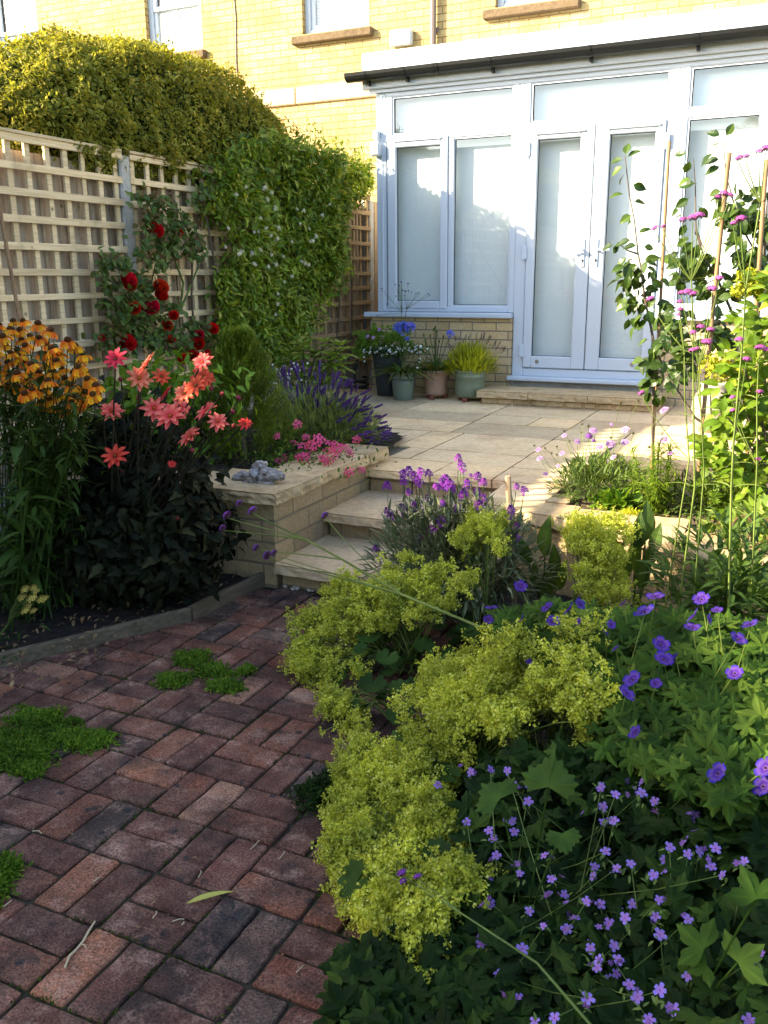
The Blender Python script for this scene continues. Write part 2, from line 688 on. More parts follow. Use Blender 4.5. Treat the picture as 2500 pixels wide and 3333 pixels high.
def woodmat(name, a, b, c, axis='Z', rough=.8, stretch=14, knots=True, isl=.35):
    m, nt = mat(name)
    mp = nt.nodes.new('ShaderNodeMapping')
    lk(nt, gpos(nt), mp.inputs['Vector'])
    sc = {'X': (1.2, stretch, stretch), 'Y': (stretch, 1.2, stretch), 'Z': (stretch, stretch, 1.2)}[axis]
    mp.inputs['Scale'].default_value = sc
    g = ntex(nt, 3.0, 6, .6, mp.outputs[0])
    col = ramp(nt, g, [(.3, a), (.55, b), (.75, c)])
    col = mixc(nt, isl, col, mixc(nt, 1.0, col, ramp(nt, island(nt), [(0, (.62, .6, .58)), (.5, (1, 1, 1)), (1, (1.25, 1.2, 1.12))]), 'MULTIPLY'))
    d = ramp(nt, ntex(nt, 3.3, 5, .65), [(.56, (0, 0, 0)), (.74, (.6, .6, .6))])
    col = mixc(nt, d, col, tuple(x*.42 for x in a))
    if knots:
        vo = nd(nt, 'ShaderNodeTexVoronoi')
        vo.inputs['Scale'].default_value = 9
        lk(nt, gpos(nt), vo.inputs['Vector'])
        k = ramp(nt, vo.outputs['Distance'], [(.06, (.8, .8, .8)), (.13, (0, 0, 0))])
        col = mixc(nt, k, col, tuple(x*.3 for x in a))
    return finish(m, nt, col, rough, g, .3, .004, spec=.2)


def plain(name, col, rough=.5, spec=.4, var=.1, scale=8, metal=0.0, bstr=.05, dirt=0.0):
    m, nt = mat(name)
    n = ntex(nt, scale, 5, .6)
    c = mixc(nt, n, tuple(x*(1-var) for x in col), tuple(min(1, x*(1+var)) for x in col))
    if dirt:
        d = ramp(nt, ntex(nt, scale*.4, 6, .7), [(.5, (0, 0, 0)), (.75, (dirt, dirt, dirt))])
        c = mixc(nt, d, c, (.16, .14, .11))
    return finish(m, nt, c, rough, n, bstr, .004, spec=spec, metal=metal)


M = {}
M['buff_house'] = brickwall('buff brick of house', (.44, .33, .14), (.54, .42, .20), (.36, .23, .09), (.20, .13, .055), .218, .077, .012)
M['buff_wall'] = brickwall('buff brick of dwarf wall', (.58, .43, .21), (.44, .31, .15), (.50, .40, .26), (.20, .17, .125), .224, .075, .012, bump=.8)
M['walling'] = brickwall('walling stone', (.46, .335, .175), (.33, .235, .12), (.30, .225, .13), (.21, .165, .105), .30, .108, .012, bump=1.0)
M['slab'] = stonemat('sandstone slab', (.58, .44, .26), (.70, .56, .36), (.64, .44, .27), 2.2, .82, .25, .6, (.34, .23, .15))
M['coping'] = stonemat('coping stone', (.38, .27, .14), (.56, .42, .24), (.46, .35, .21), 6, .9, .6, .25, (.2, .15, .1))
M['tread'] = stonemat('tread stone', (.50, .36, .20), (.64, .48, .29), (.54, .38, .22), 3, .85, .3, .2, (.24, .19, .14))
M['joint'] = stonemat('mortar joint', (.12, .10, .075), (.17, .145, .11), (.14, .12, .09), 12, .95, .3, 0)
M['lintel'] = stonemat('window sill stone', (.11, .075, .04), (.15, .105, .06), (.09, .06, .035), 9, .9, .4, 0)
M['band'] = stonemat('stone band', (.46, .33, .19), (.54, .41, .26), (.42, .28, .17), 3, .9, .3, .2)
M['concrete'] = stonemat('concrete', (.34, .32, .30), (.44, .42, .39), (.38, .36, .33), 7, .9, .3, 0, (.2, .18, .16))
M['upvc'] = plain('white frame', (.50, .55, .61), .4, .4, .03, 3, bstr=.01)
M['upvc2'] = plain('white frame trim', (.48, .54, .61), .4, .4, .04, 3, bstr=.01)
M['blind'] = plain('white blind fabric', (.76, .79, .79), .9, .1, .04, 60, bstr=.05)
M['black_plastic'] = plain('black gutter', (.010, .011, .011), .45, .22, .3, 20)
M['gasket'] = plain('dark gasket', (.02, .02, .022), .7, .3, .1, 20)
M['metal'] = plain('door metal', (.55, .55, .55), .3, .5, .05, 20, 1.0)
M['trellis'] = woodmat('weathered trellis wood', (.52, .39, .225), (.70, .54, .33), (.80, .65, .43), 'Y', .85, 30, True, .45)
M['board'] = woodmat('fence board', (.27, .20, .14), (.42, .33, .24), (.50, .41, .31), 'Z', .9, 14, True, .5)
M['trellis_brown'] = woodmat('brown trellis wood', (.24, .16, .085), (.34, .235, .13), (.42, .30, .18), 'Y', .85, 30, True, .35)
M['edging'] = woodmat('edging board', (.07, .054, .036), (.12, .095, .062), (.17, .14, .09), 'Y', .9, 20, False, .2)
M['cane'] = woodmat('bamboo', (.17, .095, .045), (.26, .155, .075), (.34, .22, .11), 'Z', .55, 30, False, .2)
M['stake'] = woodmat('stake wood', (.26, .17, .1), (.36, .25, .15), (.42, .3, .2), 'Z', .8, 24, True, .2)
M['bark'] = woodmat('bark', (.07, .05, .035), (.11, .085, .06), (.15, .12, .09), 'Z', .9, 20, False, .2)
M['soil'] = stonemat('soil', (.009, .007, .005), (.020, .015, .011), (.04, .03, .022), 30, .97, 1.0, 0)
M['soil_dry'] = stonemat('dry soil', (.07, .05, .035), (.12, .09, .06), (.17, .13, .09), 24, .97, 1.0, 0)
M['lawn'] = stonemat('grass ground', (.03, .05, .015), (.045, .07, .02), (.06, .08, .03), 6, .95, .6, 0)
M['stem'] = leafmat('green stem', (.06, .10, .025), (.10, .15, .04), None, .6, .0)
M['stem_dark'] = leafmat('dark stem', (.02, .018, .014), (.035, .03, .02), None, .6, .0)
M['flower'] = flowermat('petals', .6, .35, .22)
M['glazed'] = plain('glazed pot', (.135, .165, .125), .35, .5, .25, 9, dirt=.5)
M['glazed2'] = plain('olive glazed pot', (.16, .19, .12), .35, .5, .2, 9, dirt=.5)
M['terracotta'] = plain('terracotta', (.38, .23, .16), .85, .25, .18, 14, dirt=.45)
M['dark_pot'] = plain('dark slate pot', (.03, .037, .042), .5, .4, .25, 9)
M['foot'] = plain('red clay pot foot', (.22, .075, .045), .85, .2, .2, 14)
M['cream_pot'] = plain('cream glazed jar', (.30, .27, .20), .6, .3, .2, 8)
M['driftwood'] = woodmat('bleached driftwood', (.10, .082, .07), (.27, .245, .23), (.50, .48, .48), 'X', .9, 26, True, .0)


def path_brick_mat():
    m, nt = mat('clay paver')
    base = ramp(nt, island(nt), [(0, (.10, .044, .031)), (.14, (.175, .068, .042)), (.28, (.125, .055, .040)), (.42, (.070, .052, .043)), (.50, (.195, .078, .046)), (.60, (.14, .058, .043)), (.70, (.085, .041, .032)), (.80, (.040, .038, .040)), (.85, (.28, .118, .066)), (.89, (.13, .062, .046)), (.95, (.37, .20, .125))], 'CONSTANT')
    b2 = ntex(nt, 11, 6, .65)
    col = mixc(nt, ramp(nt, b2, [(.42, (0, 0, 0)), (.66, (.6, .6, .6))]), base, (.23, .135, .10))
    b3 = ntex(nt, 6, 5, .6)
    col = mixc(nt, ramp(nt, b3, [(.47, (0, 0, 0)), (.68, (.85, .85, .85))]), col, (.03, .025, .023))
    # pale scuffed patches
    b4 = ntex(nt, 9, 6, .7)
    col = mixc(nt, ramp(nt, b4, [(.52, (0, 0, 0)), (.70, (.7, .7, .7))]), col, (.40, .26, .20))
    # dark lichen spots
    vo = nd(nt, 'ShaderNodeTexVoronoi')
    vo.inputs['Scale'].default_value = 16
    lk(nt, gpos(nt), vo.inputs['Vector'])
    sp = ramp(nt, vo.outputs['Distance'], [(.15, (.85, .85, .85)), (.24, (0, 0, 0))])
    gate = ramp(nt, ntex(nt, 7, 2), [(.5, (0, 0, 0)), (.58, (1, 1, 1))])
    col = mixc(nt, mixc(nt, 1.0, sp, gate, 'MULTIPLY'), col, (.022, .026, .03))
    fine = ntex(nt, 170, 3, .7)
    col = mixc(nt, 1.0, col, ramp(nt, fine, [(.3, (.22, .2, .2)), (.5, (.9, .9, .9)), (.7, (1.7, 1.62, 1.55))]), 'MULTIPLY')
    edge = ramp(nt, ntex(nt, 3.2, 4, .6), [(.35, (.55, .5, .5)), (.62, (1.1, 1.08, 1.05))])
    col = mixc(nt, 1.0, col, edge, 'MULTIPLY')
    pits = ramp(nt, ntex(nt, 75, 3, .6), [(.3, (.0, .0, .0)), (.4, (1, 1, 1))])
    col = mixc(nt, 1.0, col, mixc(nt, pits, (.45, .42, .4), (1, 1, 1)), 'MULTIPLY')
    h = mixc(nt, .5, pits, ntex(nt, 40, 6, .7))
    return finish(m, nt, col, .88, h, .5, .006, spec=.25)


M['paver'] = path_brick_mat()


def glass_mat():
    m, nt = mat('window glass')
    tr = nd(nt, 'ShaderNodeBsdfTransparent')
    tr.inputs['Color'].default_value = (.93, .96, .95, 1)
    gl = nd(nt, 'ShaderNodeBsdfGlossy')
    gl.inputs['Roughness'].default_value = .01
    ge = nt.nodes.new('ShaderNodeNewGeometry')
    dp = nd(nt, 'ShaderNodeVectorMath', operation='DOT_PRODUCT')
    lk(nt, ge.outputs['Normal'], dp.inputs[0])
    lk(nt, ge.outputs['Incoming'], dp.inputs[1])
    ab = nd(nt, 'ShaderNodeMath', operation='ABSOLUTE')
    lk(nt, dp.outputs['Value'], ab.inputs[0])
    iv = nd(nt, 'ShaderNodeMath', operation='SUBTRACT')
    iv.inputs[0].default_value = 1
    lk(nt, ab.outputs[0], iv.inputs[1])
    pw = nd(nt, 'ShaderNodeMath', operation='POWER')
    pw.inputs[1].default_value = 4
    lk(nt, iv.outputs[0], pw.inputs[0])
    fr = nd(nt, 'ShaderNodeMath', operation='MULTIPLY_ADD')
    fr.inputs[1].default_value = .88
    fr.inputs[2].default_value = .14
    lk(nt, pw.outputs[0], fr.inputs[0])
    mx = nt.nodes.new('ShaderNodeMixShader')
    lk(nt, fr.outputs[0], mx.inputs[0])
    lk(nt, tr.outputs[0], mx.inputs[1])
    lk(nt, gl.outputs[0], mx.inputs[2])
    o = nt.nodes.new('ShaderNodeOutputMaterial')
    lk(nt, mx.outputs[0], o.inputs['Surface'])
    return m


M['glass'] = glass_mat()

# ------------------------------------------------------------------ light
W = bpy.data.worlds.new('World')
SC.world = W
W.use_nodes = True
wn = W.node_tree
bg = wn.nodes.get('Background') or wn.nodes.new('ShaderNodeBackground')
sky = wn.nodes.new('ShaderNodeTexSky')
sky.sky_type = 'NISHITA'
sky.sun_disc = False
SUN = nrm(np.array([-1.35, -1.0, .80]))
EL = math.asin(SUN[2])
sky.sun_elevation = EL
sky.sun_rotation = math.atan2(SUN[0], SUN[1])
sky.altitude = 50
sky.air_density = 1.0
sky.dust_density = 1.5
wn.links.new(sky.outputs[0], bg.inputs['Color'])
bg.inputs['Strength'].default_value = .12
out = wn.nodes.get('World Output') or wn.nodes.new('ShaderNodeOutputWorld')
wn.links.new(bg.outputs[0], out.inputs['Surface'])
sd = bpy.data.lights.new('sun', 'SUN')
sd.energy = 4.5
sd.angle = math.radians(.5)
sd.color = (1.0, .86, .62)
so = bpy.data.objects.new('sun', sd)
COL.objects.link(so)
so.rotation_euler = Vector(SUN.tolist()).to_track_quat('Z', 'Y').to_euler()
so.location = (-20, -15, 12)
vs = SC.view_settings
vs.view_transform = 'Standard'
vs.look = 'None'
vs.exposure = 2.35
vs.gamma = 1.0
SC.cycles.max_bounces = 8
SC.cycles.transparent_max_bounces = 12
SC.cycles.use_denoising = True


# ================================================================== SETTING
def struct(name, s, m, smooth=False):
    o = s.obj(name, m, None, smooth)
    o['kind'] = 'structure'
    return o


s = Soup()
s.raw([(-300, -300, -.06), (300, -300, -.06), (300, 300, -.06), (-300, 300, -.06)], [(0, 1, 2, 3)])
struct('ground', s, M['lawn'])

# path: basket weave pavers, 200 x 100 mm, laid square to the house
s = Soup()
PX, PY = .2085, .2107
X0, Y0 = -1.753, 1.693


def edge_x(y):
    return -2.29+(y-2.9)*(.53 if y < 2.9 else .07)


for i in range(-8, 10):
    for j in range(-9, 9):
        cx, cy = X0+i*PX, Y0+j*PY
        for k in range(2):
            if (i+j) % 2 == 0:
                a = (cx, cx+PX, cy+k*PY/2, cy+(k+1)*PY/2)
            else:
                a = (cx+k*PX/2, cx+(k+1)*PX/2, cy, cy+PY)
            mx, my = (a[0]+a[1])/2, (a[2]+a[3])/2
            if mx < edge_x(my)-.2 or my > 3.44 or (mx > -.2 and my > 1.0):
                continue
            g = .0042
            x0, x1, y0, y1 = a[0]+g, a[1]-g, a[2]+g, a[3]-g
            y1 = min(y1, 3.44)
            z = random.gauss(0, .0012)
            tx, ty = random.gauss(0, .016), random.gauss(0, .016)
            c = .0035+random.uniform(-.001, .003)
            jit = lambda: random.uniform(-.0028, .0028)
            out = []
            for (qx, qy, dx, dy) in ((x0, y0, 1, 1), (x1, y0, -1, 1), (x1, y1, -1, -1), (x0, y1, 1, -1)):
                cc = c*random.uniform(.6, 1.6)
                p = (qx+dx*cc, qy+jit()*.6)
                q = (qx+jit()*.6, qy+dy*cc)
                out += [q, p] if dx*dy > 0 else [p, q]
                # mid points for worn edges
            ring = []
            for t in range(8):
                p, q = out[t], out[(t+1) % 8]
                ring.append(p)
                L = math.hypot(q[0]-p[0], q[1]-p[1])
                m_ = int(L/.03)
                for w in range(1, m_):
                    f = w/m_
                    ring.append((p[0]+(q[0]-p[0])*f+jit()*.8, p[1]+(q[1]-p[1])*f+jit()*.8))
            V, F = [], []
            n = len(ring)
            for (ins, zz) in ((0, -.03), (.0, -.0055), (.0035, -.0008), (.012, 0)):
                for (x, y) in ring:
                    fx = x+(mx-x)*ins/(max(x1-x0, .01)*.5)
                    fy = y+(my-y)*ins/(max(y1-y0, .01)*.5)
                    V.append((fx, fy, z+zz+(fx-mx)*tx+(fy-my)*ty))
            for l in range(3):
                for t in range(n):
                    F.append((l*n+t, l*n+(t+1) % n, (l+1)*n+(t+1) % n, (l+1)*n+t))
            F.append(tuple(3*n+t for t in range(n)))
            s.raw(V, F)
struct('brick_path', s, M['paver'])
s = Soup()
s.raw([(-4.2, -2, -.010), (1.5, -2, -.010), (1.5, 3.45, -.010), (-4.2, 3.45, -.010)], [(0, 1, 2, 3)])
M['sand'] = stonemat('mossy jointing sand', (.02, .018, .012), (.035, .03, .018), (.03, .036, .014), 20, .97, 1.0, 0)
struct('path_bedding', s, M['sand'])


def rough_bed(name, poly, z, m, step=.05, amp=.02):
    """soil surface clipped to a polygon"""
    xs = [p[0] for p in poly]
    ys = [p[1] for p in poly]

    def inside(x, y):
        c = False
        n = len(poly)
        for i in range(n):
            (x1, y1), (x2, y2) = poly[i], poly[(i+1) % n]
            if (y1 > y) != (y2 > y) and x < (x2-x1)*(y-y1)/(y2-y1)+x1:
                c = not c
        return c
    nx, ny = int((max(xs)-min(xs))/step)+1, int((max(ys)-min(ys))/step)+1
    V, F, idx = [], [], {}

    def vid(i, j):
        if (i, j) not in idx:
            x, y = min(xs)+i*step, min(ys)+j*step
            h = noise.noise(Vector((x*9, y*9, z)))*amp+noise.noise(Vector((x*31, y*31, z)))*amp*.7
            idx[(i, j)] = len(V)
            V.append((x, y, z+h))
        return idx[(i, j)]
    for i in range(nx):
        for j in range(ny):
            if inside(min(xs)+(i+.5)*step, min(ys)+(j+.5)*step):
                F.append((vid(i, j), vid(i+1, j), vid(i+1, j+1), vid(i, j+1)))
    s = Soup()
    s.raw(V, F)
    return struct(name, s, m, True)


rough_bed('soil_bed', [(-4.1, 1.0), (-3.28, 1.0), (-2.32, 2.9), (-2.28, 3.42), (-4.1, 3.42)], .035, M['soil'])
rough_bed('soil_bed', [(-4.06, 3.62), (-2.40, 3.62), (-2.40, 4.6), (-2.22, 4.62), (-2.3, 5.3), (-2.9, 5.75), (-4.06, 5.8)], .425, M['soil'])
rough_bed('soil_bed', [(-.5, .6), (1.0, .6), (1.0, 3.7), (-.4, 3.7), (-1.15, 3.9), (-1.15, 2.9), (-1.0, 2.5), (-.72, 1.9), (-.55, 1.4)], .02, M['soil'])
rough_bed('soil_bed', [(-1.0, 4.0), (-.72, 3.96), (-.3, 3.84), (.9, 3.7), (.9, 5.4), (-.5, 5.4), (-.95, 4.75)], .372, M['soil_dry'])

M['litter'] = stonemat('leaf litter', (.10, .06, .03), (.2, .13, .07), (.3, .22, .13), 30, .9, .1, .6)


def scrap(name, n, fn, size, m, T_):
    s = Soup()
    P = np.array([fn() for _ in range(n)])
    d = nrm(rsphere(n)*np.array([1, 1, .35]))
    s.add(T_, frames(P, d, size*uni(.4, 1.3, n), roll=uni(-.6, .6, n)))
    o = s.obj(name, m)
    o['kind'] = 'stuff'


chip = leaf(.2, 3, .4, .3, .8)
scrap('leaf_litter', 420, lambda: (random.uniform(-2.9, -2.33), random.uniform(1.5, 3.4), .055), .035, M['litter'], chip)
scrap('leaf_litter', 260, lambda: (random.uniform(-1.0, .1), random.uniform(3.98, 4.6), .392), .03, M['litter'], chip)
scrap('path_crumbs', 420, lambda: (random.uniform(-2.5, -.7), random.uniform(1.0, 3.4), .004), .011, M['litter'], chip)
MG = leafmat('joint moss', (.02, .035, .006), (.04, .065, .010), None, .8, .1, .05)


def joint():
    if random.random() < .5:
        return (X0+random.randint(-4, 5)*PX+random.gauss(0, .004), random.uniform(.9, 3.4), -.004)
    return (random.uniform(-2.6, -.7), Y0+random.randint(-4, 8)*PY+random.gauss(0, .004), -.004)


P = []
while len(P) < 5200:
    q = joint()
    if noise.noise(Vector((q[0]*3, q[1]*3, 2))) > .02:
        P.append(q)
s = Soup()
P = np.array(P)
s.add(chip, frames(P, nrm(rsphere(len(P))*.8+np.array([0, 0, .5])), uni(.006, .012, len(P))))
o = s.obj('joint_moss', MG)
o['kind'] = 'stuff'

# patio
s = Soup()
box(s, -4.3, -2.35, 5.6, 9.9, -.05, .380)
box(s, -2.35, -1.33, 4.47, 9.9, -.05, .380)
box(s, -1.33, 1.6, 5.3, 9.9, -.05, .380)
box(s, -1.33, -1.03, 4.03, 5.3, -.05, .380)
box(s, -1.03, 1.6, 3.95, 5.3, -.05, .345)
struct('patio_base', s, M['joint'])
s = Soup()
rows = [4.405, 4.76, 5.11, 5.73, 6.2, 6.62, 7.1, 7.69]
cuts = {0: [-2.2, -1.78, -1.425, -1.02], 1: [-2.2, -2.06, -1.425, -1.03], 2: [-2.95, -2.3, -2.06, -1.43, -1.03], 3: [-2.9, -2.16, -1.43, -1.0, -.45, .2, .9, 1.6],
        4: [-4.1, -3.2, -2.17, -1.75, -1.43, -.8, -.1, .6, 1.6], 5: [-4.1, -3.5, -2.9, -2.18, -1.43, -.9, -.3, .5, 1.6], 6: [-4.1, -3.3, -2.6, -2.19, -1.43, -.9, 0, .7, 1.6]}
k = 0
for r in range(7):
    c = cuts[r]
    for a, b in zip(c[:-1], c[1:]):
        if r in (4, 5) and False:
            continue
        k += 1
        slab(s, a+.008, b-.008, rows[r]+.008, rows[r+1]-.008, .390+random.uniform(-.0015, .0015), .045, k, .009 if r == 0 else .005, .05)
slab(s, -1.33, -1.04, 4.03, 4.398, .389, .045, 77, .01, .04)
for a, b, l, h in ((-1.0, -.5, 5.41, 5.72), (-.49, .1, 5.41, 5.72), (.11, .9, 5.41, 5.72)):
    slab(s, a, b, l, h, .3895, .045, 90+int(a*10), .005)
struct('patio', s, M['slab'])

# ------------------------------------------------------------------ house
YH = 10.0


def wall_open(s, x0, x1, z0, z1, ops, y, dep):
    xs = sorted({x0, x1, *[o[0] for o in ops], *[o[1] for o in ops]})
    zs = sorted({z0, z1, *[o[2] for o in ops], *[o[3] for o in ops]})
    for a, b in zip(xs[:-1], xs[1:]):
        for c, d in zip(zs[:-1], zs[1:]):
            if any(o[0] <= a and b <= o[1] and o[2] <= c and d <= o[3] for o in ops):
                continue
            s.raw([(a, y, c), (b, y, c), (b, y, d), (a, y, d)], [(0, 1, 2, 3)])
    for (a, b, c, d) in ops:
        s.raw([(a, y, c), (a, y, d), (a, y+dep, d), (a, y+dep, c)], [(0, 1, 2, 3)])
        s.raw([(b, y, c), (b, y+dep, c), (b, y+dep, d), (b, y, d)], [(0, 1, 2, 3)])
        s.raw([(a, y, d), (b, y, d), (b, y+dep, d), (a, y+dep, d)], [(0, 1, 2, 3)])
        s.raw([(a, y, c), (a, y+dep, c), (b, y+dep, c), (b, y, c)], [(0, 1, 2, 3)])


house = thing('brick_house', 'tall yellow brick house with white sash windows behind the conservatory', 'house', (-4, YH, 0))
wins = [(-10.66, -9.80, 4.22, 5.75), (-7.98, -7.12, 4.22, 5.75), (-5.69, -4.82, 4.22, 5.75), (-3.32, -2.46, 4.22, 5.75), (-.9, -.04, 4.22, 5.75)]
s = Soup()
wall_open(s, -16, 7, -.1, 8.2, wins, YH, .12)
box(s, -16, 7, YH+.3, YH+8, -.1, 8.2)
s.obj('wall', M['buff_house'], house)
s = Soup()
for a in np.arange(-15.6, -3.7, 1.09):
    box(s, a, a+1.082, YH-.035, YH+.02, 3.465, 3.655, bev=.012)
s.obj('stone_band', M['band'], house)
s = Soup()
s.raw([(-16.4, YH-.5, 8.1), (7.4, YH-.5, 8.1), (7.4, YH+4, 11.2), (-16.4, YH+4, 11.2), (7.4, YH+8.5, 8.1), (-16.4, YH+8.5, 8.1)], [(0, 1, 2, 3), (3, 2, 4, 5)])
M['rooftile'] = stonemat('roof slate', (.06, .06, .07), (.09, .09, .1), (.12, .11, .11), 9, .7, .4, 0)
s.obj('roof', M['rooftile'], house)
for (a, b, c, d) in wins:
    s = Soup()
    y = YH+.07
    box(s, a, a+.07, y, y+.05, c, d, bev=.006)
    box(s, b-.07, b, y, y+.05, c, d, bev=.006)
    box(s, a+.07, b-.07, y, y+.05, c, c+.05, bev=.006)
    box(s, a+.07, b-.07, y, y+.05, d-.06, d, bev=.006)
    zr = c+.52
    y2 = y+.012
    for (z0, z1, yy) in ((c+.05, zr+.03, y2+.012), (zr-.005, d-.06, y2-.008)):
        box(s, a+.07, a+.125, yy, yy+.04, z0, z1, bev=.005)
        box(s, b-.125, b-.07, yy, yy+.04, z0, z1, bev=.005)
        box(s, a+.125, b-.125, yy, yy+.04, z0, z0+.05, bev=.005)
        box(s, a+.125, b-.125, yy, yy+.04, z1-.04, z1, bev=.005)
        box(s, (a+b)/2-.013, (a+b)/2+.013, yy+.006, yy+.034, z0+.05, z1-.04)
    w = s.obj('window', M['upvc'], house)
    s = Soup()
    s.raw([(a+.12, y+.046, c+.09), (b-.12, y+.046, c+.09), (b-.12, y+.046, d-.1), (a+.12, y+.046, d-.1)], [(0, 1, 2, 3)])
    s.obj('pane', M['glass'], w)
    s = Soup()
    n = 40
    for q in range(n):
        z0 = c+.06+(d-c-.1)*q/n
        box(s, a+.1, b-.1, y+.12, y+.125, z0, z0+(d-c-.1)/n*.86)
    s.obj('blind', M['blind'], w)
    s = Soup()
    box(s, a-.12, b+.06, YH-.075, YH+.02, c-.115, c-.025, bev=.012)
    box(s, a, b, YH+.02, YH+.1, c-.06, c-.001)
    s.obj('window_sill', M['lintel'], house)
s = Soup()
box(s, -4.53, -4.27, YH-.085, YH, 3.955, 4.115, bev=.015)
s.obj('alarm_box', M['upvc'], house)
M['pipe'] = plain('brown grey pipe', (.17, .13, .11), .5, .3, .1, 10)
s = Soup()
tube(s, [(-4.01, YH-.06, 7.9), (-4.01, YH-.06, 3.4)], .034, 10)
for z in (4.05, 5.2):
    box(s, -4.06, -3.96, YH-.03, YH, z, z+.05)
s.obj('downpipe', M['pipe'], house)
s = Soup()
tube(s, [(-6.62+.012*math.sin(i*1.7), YH-.008, 7.5-i*.25) for i in range(19)], .007, 5)
s.obj('cable', M['pipe'], house)

# ------------------------------------------------------------------ conservatory
D = 7.687
cons = thing('conservatory', 'white framed flat roofed conservatory with glazed doors and black gutter', 'conservatory', (-2, D, .39))
s = Soup()
box(s, -3.70, -2.325, D-.035, D+.12, .385, 1.085)
box(s, -1.045, 1.6, D-.035, D+.12, .385, 1.085)
box(s, -3.70, -3.55, D+.12, YH, .385, 1.085)
s.obj('dwarf_wall', M['buff_wall'], cons)
s = Soup()
box(s, -2.325, -1.045, D-.015, D+.12, .385, .549)
s.obj('base_course', M['concrete'], cons)

F0 = D
s = Soup()


def fr(x0, x1, z0, z1, y=F0, dep=.07, bev=.006):
    box(s, x0, x1, y, y+dep, z0, z1, bev=bev)


fr(-3.645, -3.548, 1.135, 3.05)
fr(-3.600, -3.575, 1.15, 3.0, F0-.006, .02)
fr(-3.548, 1.6, 2.982, 3.05)
fr(-3.548, -2.372, 2.612, 2.668)
fr(-3.548, -2.372, 1.135, 1.186)
fr(-2.946, -2.897, 1.186, 2.612)
fr(-3.548, -3.488, 2.668, 2.982)
fr(-2.372, -2.322, 1.135, 2.982)
fr(-2.322, -2.224, .56, 2.982)
fr(-2.224, -1.122, 2.625, 2.678)
fr(-1.122, -1.047, .56, 2.982)
fr(-1.047, -.967, 1.135, 2.982)
fr(-2.224, -1.122, .585, .655)
fr(-.967, 1.6, 2.622, 2.685)
fr(-.967, 1.6, 1.135, 1.205)
fr(-.437, -.36, 1.205, 2.622)
fr(.17, .25, 1.205, 2.982)
fr(.75, .83, 1.205, 2.622)
# side frame
box(s, -3.645, -3.60, F0+.07, YH, 1.09, 3.05)
s.obj('frame', M['upvc'], cons)
s = Soup()
box(s, -3.755, -2.325, D-.085, D+.02, 1.087, 1.132, bev=.008)
box(s, -1.04, 1.6, D-.085, D+.02, 1.087, 1.132, bev=.008)
s.obj('window_sill', M['upvc2'], cons)
s = Soup()
box(s, -2.34, -1.03, D-.10, D+.05, .552, .588, bev=.006)
s.obj('door_sill', M['upvc2'], cons)


def pane(root, x0, x1, z0, z1, y=F0+.028):
    s = Soup()
    s.raw([(x0-.004, y, z0-.004), (x1+.004, y, z0-.004), (x1+.004, y, z1+.004), (x0-.004, y, z1+.004)], [(0, 1, 2, 3)])
    s.obj('pane', M['glass'], root)
    s = Soup()
    g = .007
    box(s, x0, x0+g, y-.006, y-.001, z0, z1)
    box(s, x1-g*.6, x1, y-.006, y-.001, z0, z1)
    box(s, x0+g, x1-g*.6, y-.006, y-.001, z0, z0+g*.6)
    box(s, x0+g, x1-g*.6, y-.006, y-.001, z1-g*.8, z1)
    s.obj('gasket', M['gasket'], root)
    s = Soup()
    yb = y+.085
    nx = 14
    V, F = [], []
    for i in range(nx+1):
        x = x0-.06+(x1-x0+.12)*i/nx
        for z in (z0-.05, z1+.07):
            V.append((x, yb, z))
    for i in range(nx):
        F.append((2*i, 2*i+2, 2*i+3, 2*i+1))
    s.raw(V, F)
    s.obj('blind', M['blind'], root)


def window(x0, x1, z0, z1, sash=None):
    """glass opening x0..x1, z0..z1; sash = outer rectangle of an opening casement"""
    s = Soup()
    if sash:
        a, b, c, d = sash
        y = F0-.012
        box(s, a, x0, y, y+.06, c, d, bev=.008)
        box(s, x1, b, y, y+.06, c, d, bev=.008)
        box(s, x0, x1, y, y+.06, c, z0, bev=.008)
        box(s, x0, x1, y, y+.06, z1, d, bev=.008)
        box(s, x0-.01, x1+.01, y-.014, y, z1+.045, z1+.063, bev=.004)
        w = s.obj('casement', M['upvc'], cons)
    else:
        g = .014
        y = F0+.010
        box(s, x0-g, x0, y, y+.03, z0-g, z1+g)
        box(s, x1, x1+g, y, y+.03, z0-g, z1+g)
        box(s, x0, x1, y, y+.03, z0-g, z0)
        box(s, x0, x1, y, y+.03, z1, z1+g)
        w = s.obj('window', M['upvc'], cons)
    pane(w, x0, x1, z0, z1)


window(-3.488+.014, -2.372-.014, 2.682, 2.968)
window(-3.448, -3.02, 1.235, 2.562, (-3.535, -2.95, 1.165, 2.64))
window(-2.893, -2.386, 1.20, 2.598)
window(-2.210, -1.136, 2.692, 2.968)
window(-.953, .156, 2.70, 2.968)
window(-.953, -.451, 1.22, 2.608)
window(-.346, .156, 1.22, 2.608)
window(.264, 1.5, 2.70, 2.968)
window(.264, .736, 1.22, 2.608)


